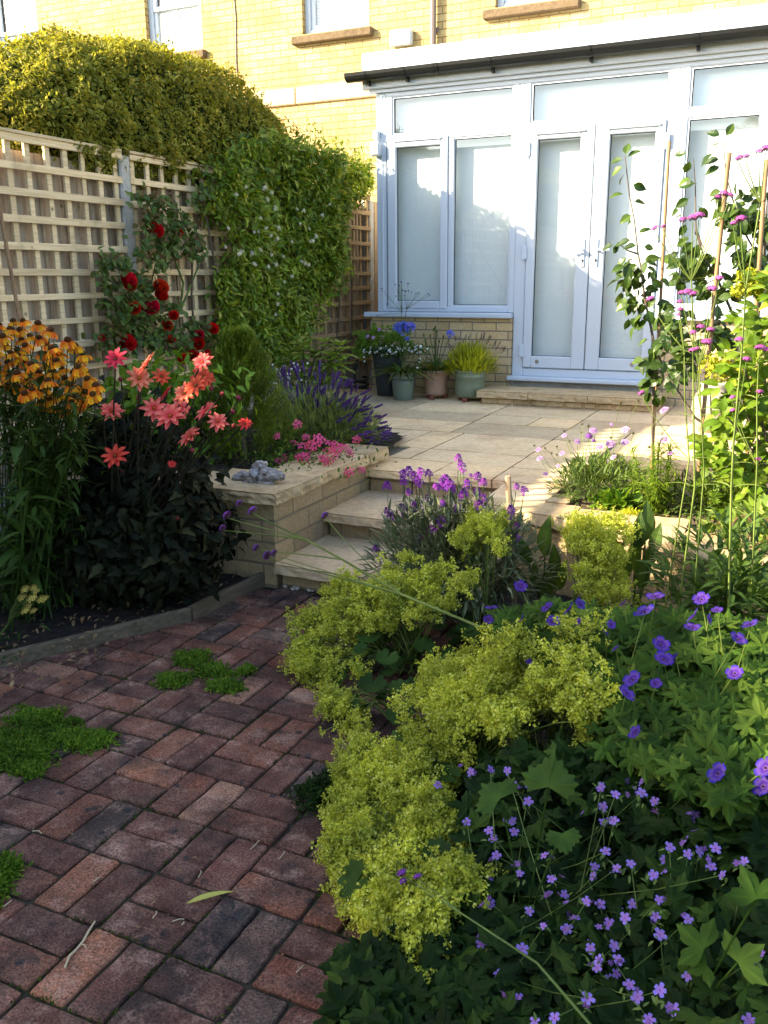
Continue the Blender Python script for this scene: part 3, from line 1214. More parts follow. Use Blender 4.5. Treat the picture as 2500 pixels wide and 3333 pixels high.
def door(x0, x1, gx0, gx1, hs, label):
    z0, z1, gz0, gz1 = .662, 2.625, .764, 2.543
    y = F0-.014
    s = Soup()
    box(s, x0, gx0, y, y+.065, z0, z1, bev=.007)
    box(s, gx1, x1, y, y+.065, z0, z1, bev=.007)
    box(s, gx0, gx1, y, y+.065, z0, gz0, bev=.007)
    box(s, gx0, gx1, y, y+.065, gz1, z1, bev=.007)
    box(s, gx0-.02, gx1+.04, y-.016, y, gz1+.035, gz1+.055, bev=.005)
    d = s.obj('door', M['upvc'], cons)
    pane(d, gx0, gx1, gz0, gz1)
    hx = gx1+.062 if hs > 0 else gx0-.062
    s = Soup()
    box(s, hx-.016, hx+.016, y-.012, y-.0005, 1.515, 1.745, bev=.005)
    tube(s, [(hx, y-.012, 1.655), (hx, y-.05, 1.655), (hx-hs*.03, y-.055, 1.655), (hx-hs*.115, y-.052, 1.652)], .010, 8)
    h = s.obj('handle', M['upvc2'], d)
    s = Soup()
    tube(s, [(hx, y-.010, 1.572), (hx, y-.016, 1.572)], .009, 10)
    box(s, hx-.004, hx+.004, y-.016, y-.012, 1.552, 1.57)
    s.obj('keyhole', M['gasket'], d)
    s = Soup()
    kx = gx0+.06 if hs > 0 else gx1-.07
    tube(s, [(kx, y, .718), (kx, y-.006, .718)], .017, 14)
    s.obj('lock_button', M['metal'], d)
    ex = x0-.012 if hs > 0 else x1+.012
    for z in (.81, 1.64, 2.47):
        s = Soup()
        box(s, ex-.022, ex+.022, y-.014, y, z-.055, z+.055, bev=.005)
        box(s, ex-.018, ex+.006, y-.017, y-.002, z-.066, z-.057)
        s.obj('hinge', M['upvc2'], d)


door(-2.222, -1.679, -2.150, -1.792, 1, '')
door(-1.671, -1.124, -1.556, -1.200, -1, '')
# roof
s = Soup()
box(s, -3.75, 1.8, 7.625, 7.69, 3.052, 3.345, bev=.006)
box(s, -3.75, 1.8, 7.69, YH, 3.10, 3.345, bev=.006)
box(s, -3.70, 1.8, 7.66, 7.685, 3.022, 3.05)
s.obj('roof', M['upvc'], cons)
s = Soup()
V = []
gy, gz, gr = 7.556, 3.172, .066
ng = 9
for x in np.linspace(-3.86, 1.8, 12):
    for q in range(ng):
        a = PI+PI*q/(ng-1)
        V.append((x, gy+gr*math.cos(a), gz+gr*math.sin(a)*1.05))
    for q in range(ng):
        a = 2*PI-PI*q/(ng-1)
        V.append((x, gy+(gr-.004)*math.cos(a), gz+(gr-.004)*math.sin(a)*1.05))
m2 = 2*ng
F = []
for i in range(11):
    for q in range(m2):
        F.append((i*m2+q, i*m2+(q+1) % m2, (i+1)*m2+(q+1) % m2, (i+1)*m2+q))
s.raw(V, F)
capV = [(-3.8595, gy, gz)]+[(-3.86+.05*(1-abs(math.cos(PI*q/8))), gy+gr*math.cos(PI+PI*q/8), gz+gr*math.sin(PI+PI*q/8)*1.05) for q in range(9)]
s.raw(capV, [(0, i+1, i+2) for i in range(8)])
gut = s.obj('gutter', M['black_plastic'], cons)
for x in (-3.67, -3.30, -3.03, -3.0, -2.53, -1.72, -.92, -.1):
    s = Soup()
    w = .012
    V = []
    for dx in (-w, w):
        for q in range(9):
            a = PI+PI*q/8
            V.append((x+dx, gy+(gr+.005)*math.cos(a), gz+(gr+.005)*math.sin(a)*1.05))
    s.raw(V, [(q, q+1, 10+q, 9+q) for q in range(8)])
    if abs(x+3.015) > .03:
        box(s, x-.01, x+.01, gy+.02, 7.626, gz-.10, gz-.05)
    s.obj('bracket', M['black_plastic'], gut)
s = Soup()
box(s, -1.75, -1.1, 7.9, 8.8, 3.345, 3.42, bev=.02)
s.obj('roof_light', M['upvc2'], cons)
s = Soup()
box(s, -3.66, -3.60, D-.05, D, 2.635, 2.715, bev=.012)
box(s, -3.675, -3.585, D-.075, D, 2.50, 2.615, bev=.012)
s.obj('security_light', M['upvc2'], cons)

# ------------------------------------------------------------------ door step
st = thing('door_step', 'low sandstone slab step before the glazed doors', 'step', (-1.7, 7.4, .39))
s = Soup()
xs = [-2.47, -2.02, -1.52, -.96]
for i, (a, b) in enumerate(zip(xs[:-1], xs[1:])):
    slab(s, a+.003, b-.003, 7.165, 7.60, .503, .055, 30+i, .014, .025)
s.obj('slab', M['coping'], st)
s = Soup()
x = -2.44
r = random.Random(5)
while x < -1.02:
    w = r.uniform(.10, .145)
    box(s, x, min(x+w, -.985), 7.195, 7.3, .388, .446, bev=.012)
    x += w+.012
box(s, -2.43, -.99, 7.207, 7.60, .386, .4455)
s.obj('block', M['coping'], st)

# ------------------------------------------------------------------ steps
gs = thing('garden_steps', 'three pale stone steps rising from brick path to patio', 'steps', (-1.75, 3.9, 0))
s = Soup()
slab(s, -2.172, -1.62, 3.405, 3.955, .122, .048, 41, .010, .03)
slab(s, -1.614, -1.2, 3.405, 3.955, .122, .048, 42, .010, .03)
slab(s, -2.172, -1.36, 3.90, 4.44, .256, .048, 43, .010, .03)
s.obj('tread', M['tread'], gs)
s = Soup()
for (y, z0, z1, x1) in ((3.45, -.02, .074, -1.2), (3.945, .118, .207, -1.34), (4.44, .25, .344, -1.34)):
    x = -2.165
    r = random.Random(int(y*10))
    while x < x1-.02:
        w = r.uniform(.2, .34)
        box(s, x, min(x+w, x1), y, y+.1, z0, z1, bev=.006)
        x += w+.008
box(s, -2.165, -1.2, 3.456, 3.94, -.02, .0735)
box(s, -2.165, -1.34, 3.955, 4.42, -.02, .2065)
s.obj('riser', M['walling'], gs)

# cheek wall of raised bed
cw = thing('garden_wall', 'low buff block wall with stone coping left of the steps', 'wall', (-2.3, 3.6, 0))
s = Soup()
box(s, -3.7, -2.178, 3.425, 3.62, -.05, .418)
box(s, -2.375, -2.178, 3.62, 4.60, -.05, .418)
s.obj('wall', M['walling'], cw)
s = Soup()
slab(s, -2.66, -2.145, 3.385, 3.77, .472, .053, 51, .016, .025, (0, 0, 0, .03))
slab(s, -3.3, -2.67, 3.385, 3.70, .470, .05, 52, .014, .025)
slab(s, -2.46, -2.15, 3.785, 4.40, .472, .050, 53, .016, .025, (0, 0, 0, 0))
slab(s, -2.42, -2.15, 4.41, 4.66, .474, .060, 54, .014, .025)
s.obj('coping', M['coping'], cw)

rw = thing('garden_wall', 'low retaining wall with broad sandstone coping right of the steps', 'wall', (-.8, 3.8, 0))
s = Soup()
V = [(-1.34, 4.40), (-1.34, 3.99), (-.86, 3.82), (-.36, 3.68), (.4, 3.52), (1.4, 3.4)]
W2 = []
for (x, y) in V:
    W2 += [(x, y, -.05), (x, y, .342)]
for (x, y) in ((1.4, 3.7), (.4, 3.72), (-.4, 3.85), (-1.02, 4.05), (-1.02, 4.40)):
    W2 += [(x, y, -.05), (x, y, .342)]
n = len(W2)//2
s.raw(W2, [(2*i, 2*((i+1) % n), 2*((i+1) % n)+1, 2*i+1) for i in range(n)]+[tuple(2*i+1 for i in range(n))])
s.obj('wall', M['walling'], rw)
s = Soup()
slab(s, -1.375, -.862, 3.945, 4.02, .393, .06, 61, .02, .025, (0, -.165, 0, 0.0))
slab(s, -.855, -.366, 3.775, 3.985, .392, .06, 62, .02, .025, (0, -.135, 0, .0))
slab(s, -.36, .25, 3.635, 3.845, .392, .06, 63, .02, .025, (0, -.13, 0, 0))
slab(s, .26, 1.2, 3.50, 3.72, .392, .06, 64, .02, .025, (0, -.1, 0, 0))
slab(s, -1.03, -.93, 4.03, 4.2, .40, .06, 65, .02, .02)
s.obj('coping', M['coping'], rw)

# timber edging
for (x0, y0, x1, y1, lab, h) in ((-2.26, 3.44, -2.295, 2.905, 'short grey edging board running back to the block wall', .062), (-2.297, 2.90, -3.25, 1.12, 'long dark edging board along left flower bed in foreground', .058)):
    s = Soup()
    L = math.hypot(x1-x0, y1-y0)
    tx, ty = (x1-x0)/L, (y1-y0)/L
    nx, ny = ty, -tx
    w = .014
    n = 14
    V = []
    for i in range(n+1):
        t = i/n
        x, y = x0+(x1-x0)*t, y0+(y1-y0)*t
        dz = .004*noise.noise(Vector((t*6, y0, 0)))
        for (sx, z) in ((-w, -.03), (-w, h-.004), (-w+.004, h), (w-.004, h), (w, h-.004), (w, -.03)):
            V.append((x+nx*sx, y+ny*sx, z+dz*(z > 0)))
    F = [(i*6+q, i*6+(q+1) % 6, (i+1)*6+(q+1) % 6, (i+1)*6+q) for i in range(n) for q in range(6)]
    F += [tuple(range(6)), tuple(n*6+q for q in range(6))[::-1]]
    s.raw(V, F)
    tag(s.obj('edging_board', M['edging']), lab, 'edging board')

# ------------------------------------------------------------------ fence
fence = thing('garden_fence', 'pale timber fence with square trellis panels and concrete posts', 'fence', (-4.2, 5, 0))
XF = -4.1
PIT = .1447
posts = [-.88, 1.02, 2.92, 4.815, 6.66, 8.50]
for i, y in enumerate(posts):
    s = Soup()
    box(s, -4.20, -4.085, y-.05, y+.05, -.05, 2.22 if i < 5 else 2.2, bev=.01)
    s.obj('post', M['concrete'], fence)
ends = list(zip(posts[:-1], posts[1:]))
for (a, b) in ends+[(8.50, 10.0)]:
    s = Soup()
    y = a+.05
    r = random.Random(int(a*100))
    k = 0
    while y < b-.06:
        w = r.uniform(.10, .125)
        dx = .011*(k % 2)
        box(s, -4.185+dx, -4.172+dx, y, min(y+w, b-.05), .12, 2.16, bev=.002)
        y += w*.93 if k % 2 else w*.9
        k += 1
    s.obj('board_panel', M['board'], fence)
    s = Soup()
    box(s, -4.18, -4.13, a+.05, b-.05, -.05, .28 if a < 4 else .66, bev=.004)
    s.obj('gravel_board', M['concrete'], fence)
for (a, b) in ends:
    s = Soup()
    r = random.Random(int(a*37))
    lo, hi = a+.06, b-.06
    if a > 6:
        hi = 8.44
    top = 2.212
    nb = int((hi-lo)/PIT)
    for k in range(nb+1):
        y = lo+.02+k*(hi-lo-.04)/nb+r.uniform(-.004, .004)
        w = r.uniform(.017, .021)
        box(s, XF-.020, XF, y-w, y+w, .5, top+.02, bev=.002)
    for k in range(12):
        z = top-k*PIT+r.uniform(-.004, .004)
        w = r.uniform(.017, .021)
        dy = r.uniform(-.012, .012)
        box(s, XF+.0015, XF+.020, lo-.02+dy, hi+.02+dy, z-w, z+w, bev=.002)
    # cap
    box(s, XF-.028, XF+.03, lo-.02, hi+.02, top+.022, top+.04, bev=.003)
    s.obj('trellis', M['trellis'] if a < 6 else M['trellis_brown'], fence)
# plain boards between last post and the house
s = Soup()
for k in range(3):
    box(s, XF-.03, XF-.01+.004*k, 8.44+.16*k, 8.595+.16*k, .4, 2.2, bev=.003)
s.obj('end_board', M['stake'], fence)


# ================================================================== PLANTS
LM = {
    'hedge': leafmat('hedge leaf', (.16, .175, .025), (.28, .28, .05), (.42, .37, .10), .55, .38, .12),
    'jasmine': leafmat('jasmine leaf', (.075, .14, .012), (.18, .26, .024), (.32, .34, .06), .4, .35, .3),
    'rose': leafmat('rose leaf', (.05, .10, .025), (.095, .15, .035), (.11, .07, .035), .45, .25, .25),
    'helen': leafmat('helenium leaf', (.022, .05, .008), (.045, .085, .014), None, .55, .3),
    'dahlia': leafmat('dark dahlia leaf', (.005, .008, .004), (.011, .014, .006), (.026, .028, .012), .6, .06, .10),
    'bright': leafmat('bright green leaf', (.08, .17, .015), (.15, .26, .03), None, .5, .35),
    'conifer': leafmat('conifer needle', (.07, .125, .012), (.14, .20, .022), (.2, .24, .04), .55, .25),
    'lav': leafmat('lavender leaf', (.14, .20, .07), (.24, .29, .11), None, .6, .25),
    'gold': leafmat('golden lavender leaf', (.28, .32, .02), (.40, .42, .035), None, .6, .3),
    'strap': leafmat('strap leaf', (.04, .085, .018), (.08, .14, .025), (.2, .17, .05), .45, .25),
    'shrub': leafmat('shrub leaf', (.13, .20, .03), (.22, .31, .05), (.2, .25, .07), .4, .25, .3),
    'grey': leafmat('grey green leaf', (.075, .10, .055), (.15, .18, .11), (.24, .26, .17), .6, .2),
    'alch': leafmat('scalloped leaf', (.022, .052, .010), (.04, .08, .016), (.09, .14, .022), .6, .25, .1),
    'froth': leafmat('lime froth', (.40, .44, .05), (.66, .71, .10), (.80, .83, .26), .7, .45, .05, .95),
    'ger': leafmat('geranium leaf', (.028, .068, .010), (.062, .12, .016), (.13, .20, .03), .6, .3, .1),
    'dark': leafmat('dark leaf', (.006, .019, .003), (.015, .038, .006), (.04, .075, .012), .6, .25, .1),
    'broad': leafmat('broad leaf', (.04, .085, .018), (.075, .13, .028), None, .55, .25),
    'sap': leafmat('sapling leaf', (.022, .05, .009), (.045, .08, .013), (.08, .13, .022), .4, .2, .25),
    'lime': leafmat('lime shrub leaf', (.075, .145, .010), (.14, .22, .02), (.25, .31, .04), .5, .38),
    'scab': leafmat('scabious leaf', (.06, .11, .025), (.11, .16, .04), None, .6, .25),
    'thyme': leafmat('mat leaf', (.035, .08, .005), (.075, .14, .010), (.14, .20, .02), .6, .2, .1),
    'tan': leafmat('dry straw', (.3, .22, .13), (.42, .33, .2), None, .8, .2),
    'vstem': leafmat('verbena stem', (.10, .15, .03), (.17, .22, .05), None, .55, .1),
}
for k_, v_ in M.items():
    LM.setdefault(k_, v_)
B2 = blade(.5)
LL3 = leaf(.22, 3, .25, .25, .8)
LO3 = leaf(.36, 3, .22, .22, .85)
LO4 = leaf(.28, 4, .25, .3, .85, .12)
LANCE = leaf(.13, 4, .3, .35, .7)
NEED = leaf(.08, 2, .3, .15, .8)
STRAP = leaf(.062, 6, .35, .9, .45)
SERR = leaf(.25, 6, .3, .5, .7, .1, .2)
PALM5 = palmate(5, .62, 3, .3)
PALM3 = palmate(3, .5, 3, .25, 2*PI*.6)
SCAL = scallop()
DOWN = np.array([0, 0, -1.0])


def ell(k, c, r, shell=.5, top=-1.0):
    """points in an ellipsoid, biased to its surface; returns points and outward normals"""
    n = rsphere(k*3)
    n = n[n[:, 2] > top][:k]
    q = 1-shell*rng.random(len(n))**1.5
    return np.asarray(c)+n*np.asarray(r)*q[:, None], nrm(n/np.asarray(r))


def leaves_on(s, T_, P, N, size, tilt=.7, grav=.15, var=.3):
    k = len(P)
    d = nrm(N*.55+rsphere(k)*tilt+np.array([0, 0, -grav]))
    up = nrm(N+rsphere(k)*.5+np.array([0, 0, .6]))
    s.add(T_, frames(P, d, size*uni(1-var, 1+var, k), up=up, roll=uni(-.4, .4, k)))


def stems_to(s, base, P, r0, r1, spread=.05, n=5, sides=4, bow=.1):
    for p in P:
        b = np.asarray(base)+np.array([random.uniform(-1, 1), random.uniform(-1, 1), 0])*spread
        mid = (b+p)/2
        out = (p-b)*np.array([1, 1, 0])
        sag = -out*bow+np.array([0, 0, np.linalg.norm(p-b)*bow*.5])
        tube(s, curve(b, p, sag, n), np.linspace(r0, r1, n), sides, cap=False)


# ---- flower heads (each built once)
def fmesh(name, fn, m='flower'):
    s = Soup()
    fn(s)
    return s.mesh(name, M['flower'] if m == 'flower' else m, smooth=True)


def f_dahlia(s):
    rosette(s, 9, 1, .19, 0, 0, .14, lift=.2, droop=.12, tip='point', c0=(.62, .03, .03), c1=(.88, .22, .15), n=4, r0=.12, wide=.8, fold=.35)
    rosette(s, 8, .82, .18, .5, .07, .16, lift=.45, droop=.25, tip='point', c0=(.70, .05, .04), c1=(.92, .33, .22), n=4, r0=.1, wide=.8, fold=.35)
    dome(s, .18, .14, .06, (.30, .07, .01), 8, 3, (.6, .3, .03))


def f_dahlia_red(s):
    rosette(s, 9, 1, .18, 0, 0, .14, lift=.3, droop=.2, tip='point', c0=(.42, .012, .02), c1=(.72, .06, .06), n=4, r0=.12, wide=.8, fold=.35)
    rosette(s, 8, .8, .17, .5, .07, .16, lift=.55, droop=.3, tip='point', c0=(.45, .015, .015), c1=(.80, .10, .07), n=4, r0=.1, wide=.8, fold=.35)
    dome(s, .2, .14, .06, (.12, .02, .01), 8, 3, (.5, .25, .03))


def f_helen(s):
    for i in range(13):
        V, F, C = petal(.62, .17, lift=-.2, droop=.75, c0=(.60, .12, .008), c1=(1.0, .50, .02) if i % 3 else (.85, .22, .015), n=3, r0=.28, fold=.25)
        a = 2*PI*i/13+random.uniform(-.1, .1)
        c, sn = math.cos(a), math.sin(a)
        s.raw(V @ np.array([[c, -sn, 0], [sn, c, 0], [0, 0, 1]]).T, F, C*random.uniform(.75, 1.15))
    ball(s, (0, 0, .12), .36, (.085, .035, .012), 9, 6, (1, 1, .85))
    for i in range(40):
        n = rsphere(1)[0]
        n[2] = abs(n[2])
        ball(s, np.array([0, 0, .12])+n*np.array([.35, .35, .3]), .05, (.16, .075, .02), 4, 2)


def f_rose(s):
    for ring, (n, r, h, o) in enumerate(((6, .95, .25, .0), (6, .8, .45, .5), (5, .6, .6, .2), (4, .42, .68, .7), (3, .22, .7, .3))):
        for i in range(n):
            a = 2*PI*(i+o)/n
            V, C = [], []
            for u in range(5):
                for v in range(4):
                    aa = a+(u/4-.5)*2*PI/n*1.5
                    t = v/3
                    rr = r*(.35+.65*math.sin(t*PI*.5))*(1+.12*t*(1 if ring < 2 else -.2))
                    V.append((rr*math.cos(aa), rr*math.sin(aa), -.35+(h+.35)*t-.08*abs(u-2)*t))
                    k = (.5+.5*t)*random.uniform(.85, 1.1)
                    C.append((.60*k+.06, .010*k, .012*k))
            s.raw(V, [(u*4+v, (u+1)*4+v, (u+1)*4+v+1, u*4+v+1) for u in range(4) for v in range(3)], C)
    rosette(s, 5, .6, .1, .3, -.4, .1, lift=.2, droop=.4, tip='point', c0=(.05, .1, .02), c1=(.06, .12, .03))


def f_blue(s):
    for i in range(5):
        V, F, C = petal(.95, .40, lift=.6, droop=.28, tip='notch', c0=(.20, .10, .26), c1=(.009, .008, .27), n=4, r0=.06, fold=-.18)
        C[3:6] = (.045, .012, .22)
        a = 2*PI*i/5+random.uniform(-.08, .08)
        c, sn = math.cos(a), math.sin(a)
        s.raw(V @ np.array([[c, -sn, 0], [sn, c, 0], [0, 0, 1]]).T, F, C*random.uniform(.85, 1.15))
    ball(s, (0, 0, .12), .09, (.05, .03, .09), 6, 4, (1, 1, 1.6))


def f_lilac(s):
    rosette(s, 5, .9, .31, 0, 0, .14, lift=.35, droop=.25, tip='notch', c0=(.40, .17, .46), c1=(.21, .18, .60), n=3, r0=.08)
    ball(s, (0, 0, .1), .1, (.15, .1, .35), 5, 3)
    rosette(s, 5, .4, .08, .5, -.08, .1, lift=-.1, droop=.3, tip='point', c0=(.1, .16, .04), c1=(.12, .18, .05))


def mini4(s, p, n, sz, c0, c1, pet=4):
    T_ = Soup()
    rosette(T_, pet, .8, .36, 0, 0, .1, lift=.2, droop=.2, c0=c0, c1=c1, n=2, r0=.1)
    s.add(T_.tmpl(), facing(p, n, sz, random.uniform(0, 6)))


def head(k, r, h, sz, c0, c1, pet=4, core=(.14, .06, .09)):
    def fn(s):
        for i in range(k):
            a = i*2.399963
            q = math.sqrt((i+.5)/k)
            n = np.array([math.cos(a)*q*.9, math.sin(a)*q*.9, 1-q*.7])
            p = np.array([math.cos(a)*q*r, math.sin(a)*q*r, h*(1-q*q)])*random.uniform(.92, 1.06)
            t = random.uniform(.75, 1.15)
            mini4(s, p, n, sz*random.uniform(.8, 1.15), [x*t for x in c0], [x*t for x in c1], pet)
            tube(s, [p*np.array([.45, .45, 1])-np.array([0, 0, h*.8+.25]), p-np.array([0, 0, .02])], .045, 3, core, False)
    return fn


def f_spike(s):
    for i in range(26):
        t = i/25
        a = i*2.4
        w = .5*math.sin(PI*(.12+.8*t))+.18
        k = random.uniform(.7, 1.3)
        if i in (4, 5):
            continue
        ball(s, (math.cos(a)*w*.55, math.sin(a)*w*.55, t*6), .42*(1-.3*t), (.115*k, .055*k, .20*k), 5, 3, (1, 1, 1.25))
        if i % 4 == 0:
            mini4(s, np.array([math.cos(a)*w*1.0, math.sin(a)*w*1.0, t*6]), (math.cos(a), math.sin(a), .3), .34, (.15, .07, .4), (.2, .1, .5), 4)
    tube(s, [(0, 0, -4), (0, 0, 5)], .12, 4, (.12, .15, .07), False)


def f_dryspike(s):
    for i in range(9):
        ball(s, (random.uniform(-.15, .15), random.uniform(-.15, .15), i*.5), .34, (.10, .055, .05), 5, 3)


def f_erys(s):
    for i in range(15):
        a = i*2.4
        q = i/15
        r = .9*math.sqrt(q)
        c = (.30, .05, .38) if i % 3 else (.20, .035, .34)
        mini4(s, np.array([r*math.cos(a), r*math.sin(a), .9-1.5*q]), (math.cos(a)*q, math.sin(a)*q, .6), .5, [x*.7 for x in c], c, 4)
    ball(s, (0, 0, .9), .25, (.05, .02, .06), 6, 4)


def f_umbel(s):
    for i in range(16):
        n = rsphere(1)[0]
        n[2] = abs(n[2])*1.2-.35
        n = nrm(n)
        tube(s, [(0, 0, 0), n*.75], .03, 3, (.1, .15, .05), False)
        T_ = Soup()
        rosette(T_, 6, .55, .13, 0, .1, .1, lift=.9, droop=-.1, c0=(.10, .13, .55), c1=(.20, .26, .80), n=3, r0=.03)
        s.add(T_.tmpl(), facing(n*.72, n, 1.0, random.uniform(0, 6)))


def f_scab(s):
    rosette(s, 10, .75, .24, 0, 0, .2, lift=.15, droop=.2, tip='notch', c0=(.42, .2, .5), c1=(.60, .34, .66), n=3, r0=.25)
    rosette(s, 9, .5, .2, .5, .1, .2, lift=.35, droop=.2, tip='notch', c0=(.45, .2, .48), c1=(.66, .36, .66), n=3, r0=.15)
    for i in range(20):
        a = i*2.4
        q = math.sqrt(i/20)*.4
        ball(s, (q*math.cos(a), q*math.sin(a), .3-.3*q), .07, (.62, .42, .62), 4, 2)


def f_seed(s):
    for i in range(30):
        n = rsphere(1)[0]
        tube(s, [(0, 0, 0), n], .09, 3, (.16, .14, .08), False)
    ball(s, (0, 0, 0), .7, (.11, .10, .05), 7, 5)


def f_jas(s):
    for i in range(5):
        n = nrm(rsphere(1)[0]+np.array([0, 0, 1.2]))
        T_ = Soup()
        rosette(T_, 5, .66, .11, 0, 0, .15, lift=.05, droop=.25, c0=(.75, .66, .4), c1=(.80, .78, .70), n=2, r0=.06)
        s.add(T_.tmpl(), facing(n*.5+rsphere(1)[0]*.3, n, .75, random.uniform(0, 6)))


def f_white(s):
    rosette(s, 5, .8, .36, 0, 0, .1, lift=.1, droop=.1, c0=(.8, .8, .72), c1=(.85, .85, .85), n=2, r0=.08)
    ball(s, (0, 0, .08), .14, (.6, .5, .1), 5, 3)


def f_pink(s):
    for i in range(12):
        a = i*2.4
        r = 1.05*math.sqrt(i/12)
        mini4(s, np.array([r*math.cos(a), r*math.sin(a), .4-.5*r+random.uniform(-.15, .15)]), (math.cos(a)*r, math.sin(a)*r, 1), .32, (.70, .14, .26), (.72, .05, .17), 5)


def f_bud(s):
    ball(s, (0, 0, .5), .5, (.30, .05, .07), 7, 5, (1, 1, 1.5))
    rosette(s, 5, .8, .2, 0, 0, .1, lift=.9, droop=.2, tip='point', c0=(.04, .05, .03), c1=(.03, .04, .02))


FM = {n: fmesh(n+'_head', f) for n, f in dict(dahlia=f_dahlia, dahlia_red=f_dahlia_red, helen=f_helen, rose=f_rose, blue=f_blue, lilac=f_lilac, spike=f_spike,
      dry=f_dryspike, erys=f_erys, umbel=f_umbel, scab=f_scab, seed=f_seed, jas=f_jas, white=f_white, pink=f_pink, bud=f_bud,
      verb=head(34, 1.0, .5, .24, (.36, .06, .30), (.68, .17, .50)), verb_dark=head(34, 1.0, .55, .26, (.13, .045, .26), (.32, .10, .52)),
      yarrow=head(30, 1.0, .25, .2, (.62, .46, .08), (.72, .58, .16), 4, (.2, .22, .05))).items()}
CAMV = EYE.copy()


def tocam(p):
    return nrm(CAMV-np.asarray(p))


def flower(kind, root, p, size, nvec=None, name='flower'):
    if nvec is None:
        nvec = tocam(p)*.6+np.array([0, 0, .6])+rsphere(1)[0]*.4
    return inst(name, FM[kind], root, facing(p, nvec, size, random.uniform(0, 6.28))[0])


# ------------------------------------------------------------------ hedge
def hedge(label, prof, xc, rx, zc, dens, seedy, sides=16):
    ys = [p[0] for p in prof]
    h = thing('clipped_hedge', label, 'hedge', (xc, (ys[0]+ys[-1])/2, 0))
    k = int(dens*(ys[-1]-ys[0]))
    y = uni(ys[0], ys[-1], k)
    top = np.interp(y, ys, [p[1] for p in prof])
    a = uni(-PI*.48, PI*1.3, k)
    lump = np.array([noise.noise(Vector((yy*2.2+seedy, math.cos(t)*2, math.sin(t)*2))) for yy, t in zip(y, a)])
    lump2 = np.array([noise.noise(Vector((yy*7+seedy, math.cos(t)*5, math.sin(t)*5))) for yy, t in zip(y, a)])
    q = 1+.10*lump+.09*lump2-.14*rng.random(k)**2
    rz = np.maximum(top-zc, .05)
    low = np.where(np.sin(a) < 0, 1.0, 0)
    P = np.stack([xc+rx*np.cos(a)*q*np.minimum(1, rz/.45)**.5, y, zc+np.where(low > 0, .42, rz)*np.sin(a)*q], 1)
    dz = np.gradient(np.array([p[1] for p in prof]), np.array(ys))
    N = nrm(np.stack([np.cos(a), -np.interp(y, ys, dz)*.6*np.maximum(np.sin(a), 0), np.sin(a)], 1))
    s = Soup()
    leaves_on(s, B2, P, N, .025, .8, .0, .4)
    # longer shoots poking out
    m = k//45
    i = rng.integers(0, k, m)
    for j in i:
        if P[j, 0] < xc-.2 and random.random() < .6:
            continue
        d = nrm(N[j]+rsphere(1)[0]*.5+np.array([0, 0, .5]))
        L = random.uniform(.03, .10)
        t = np.linspace(.1, 1, 6)[:, None]
        leaves_on(s, LL3, P[j]+d*L*t, np.repeat(d[None], 6, 0), .032, .6, 0)
    s.obj('foliage', LM['hedge'], h)
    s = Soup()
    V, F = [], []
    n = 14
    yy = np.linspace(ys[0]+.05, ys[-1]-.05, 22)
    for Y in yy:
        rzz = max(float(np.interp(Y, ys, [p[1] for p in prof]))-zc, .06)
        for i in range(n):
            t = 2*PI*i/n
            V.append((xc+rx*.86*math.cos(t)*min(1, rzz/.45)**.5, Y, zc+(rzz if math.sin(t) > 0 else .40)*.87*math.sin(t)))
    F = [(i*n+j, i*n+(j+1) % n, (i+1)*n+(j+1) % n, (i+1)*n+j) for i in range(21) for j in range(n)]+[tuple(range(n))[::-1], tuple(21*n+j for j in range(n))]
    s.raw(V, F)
    s.obj('opaque_core', LM['dark'], h)  # solid dark core added inside the leaves to stop see-through
    s = Soup()
    for Y in np.arange(ys[0]+.4, ys[-1], .7):
        tube(s, [(xc, Y, 0), (xc+.03, Y+.05, zc)], .03, 6)
    s.obj('trunk', M['bark'], h)
    return h


hedge('big rounded clipped hedge bulging over the trellis fence', [(3.95, 2.3), (4.1, 2.62), (4.4, 2.82), (4.75, 2.95), (5.3, 3.06), (6.0, 3.14), (6.5, 3.08), (6.95, 2.9), (7.3, 2.62), (7.55, 2.2), (7.65, 1.95)], -4.62, .56, 2.35, 21000, 1)

# ------------------------------------------------------------------ star jasmine on the fence
cr = thing('star_jasmine', 'glossy green climber with small white flowers covering the fence', 'climber', (-4.05, 6.6, .4))
poly = [(462, 372), (520, 300), (600, 285), (640, 300), (700, 335), (775, 350), (808, 368), (812, 400), (790, 440), (772, 470), (756, 500), (752, 560), (738, 610), (722, 640), (708, 655), (690, 690), (672, 735), (650, 775), (560, 790), (478, 790), (480, 700), (474, 600), (508, 560), (490, 500), (455, 440)]


def inpoly(x, y, poly):
    c = False
    n = len(poly)
    for i in range(n):
        (x1, y1), (x2, y2) = poly[i], poly[(i+1) % n]
        if (y1 > y) != (y2 > y) and x < (x2-x1)*(y-y1)/(y2-y1)+x1:
            c = not c
    return c


def scatter(poly, k):
    xs = [p[0] for p in poly]
    ys = [p[1] for p in poly]
    o = []
    while len(o) < k:
        u, v = random.uniform(min(xs), max(xs)), random.uniform(min(ys), max(ys))
        if inpoly(u, v, poly):
            o.append((u, v))
    return o


P, N = [], []
for (u, v) in scatter(poly, 11500)+scatter([(640, 310), (775, 340), (808, 362), (812, 405), (760, 470), (740, 560), (690, 640), (640, 500)], 5500):
    p = pt(u, v, X=-3.92)
    b = .16*noise.noise(Vector((p[1]*1.6, p[2]*1.6, 3)))+.07*noise.noise(Vector((p[1]*6, p[2]*6, 9)))
    p = p+np.array([b-.14*random.random()**2, random.gauss(0, .035), random.gauss(0, .035)])
    P.append(p)
    N.append((1, -.1, .35))
P, N = np.array(P), nrm(np.array(N))
s = Soup()
leaves_on(s, LL3, P, N, .060, .7, .35, .35)
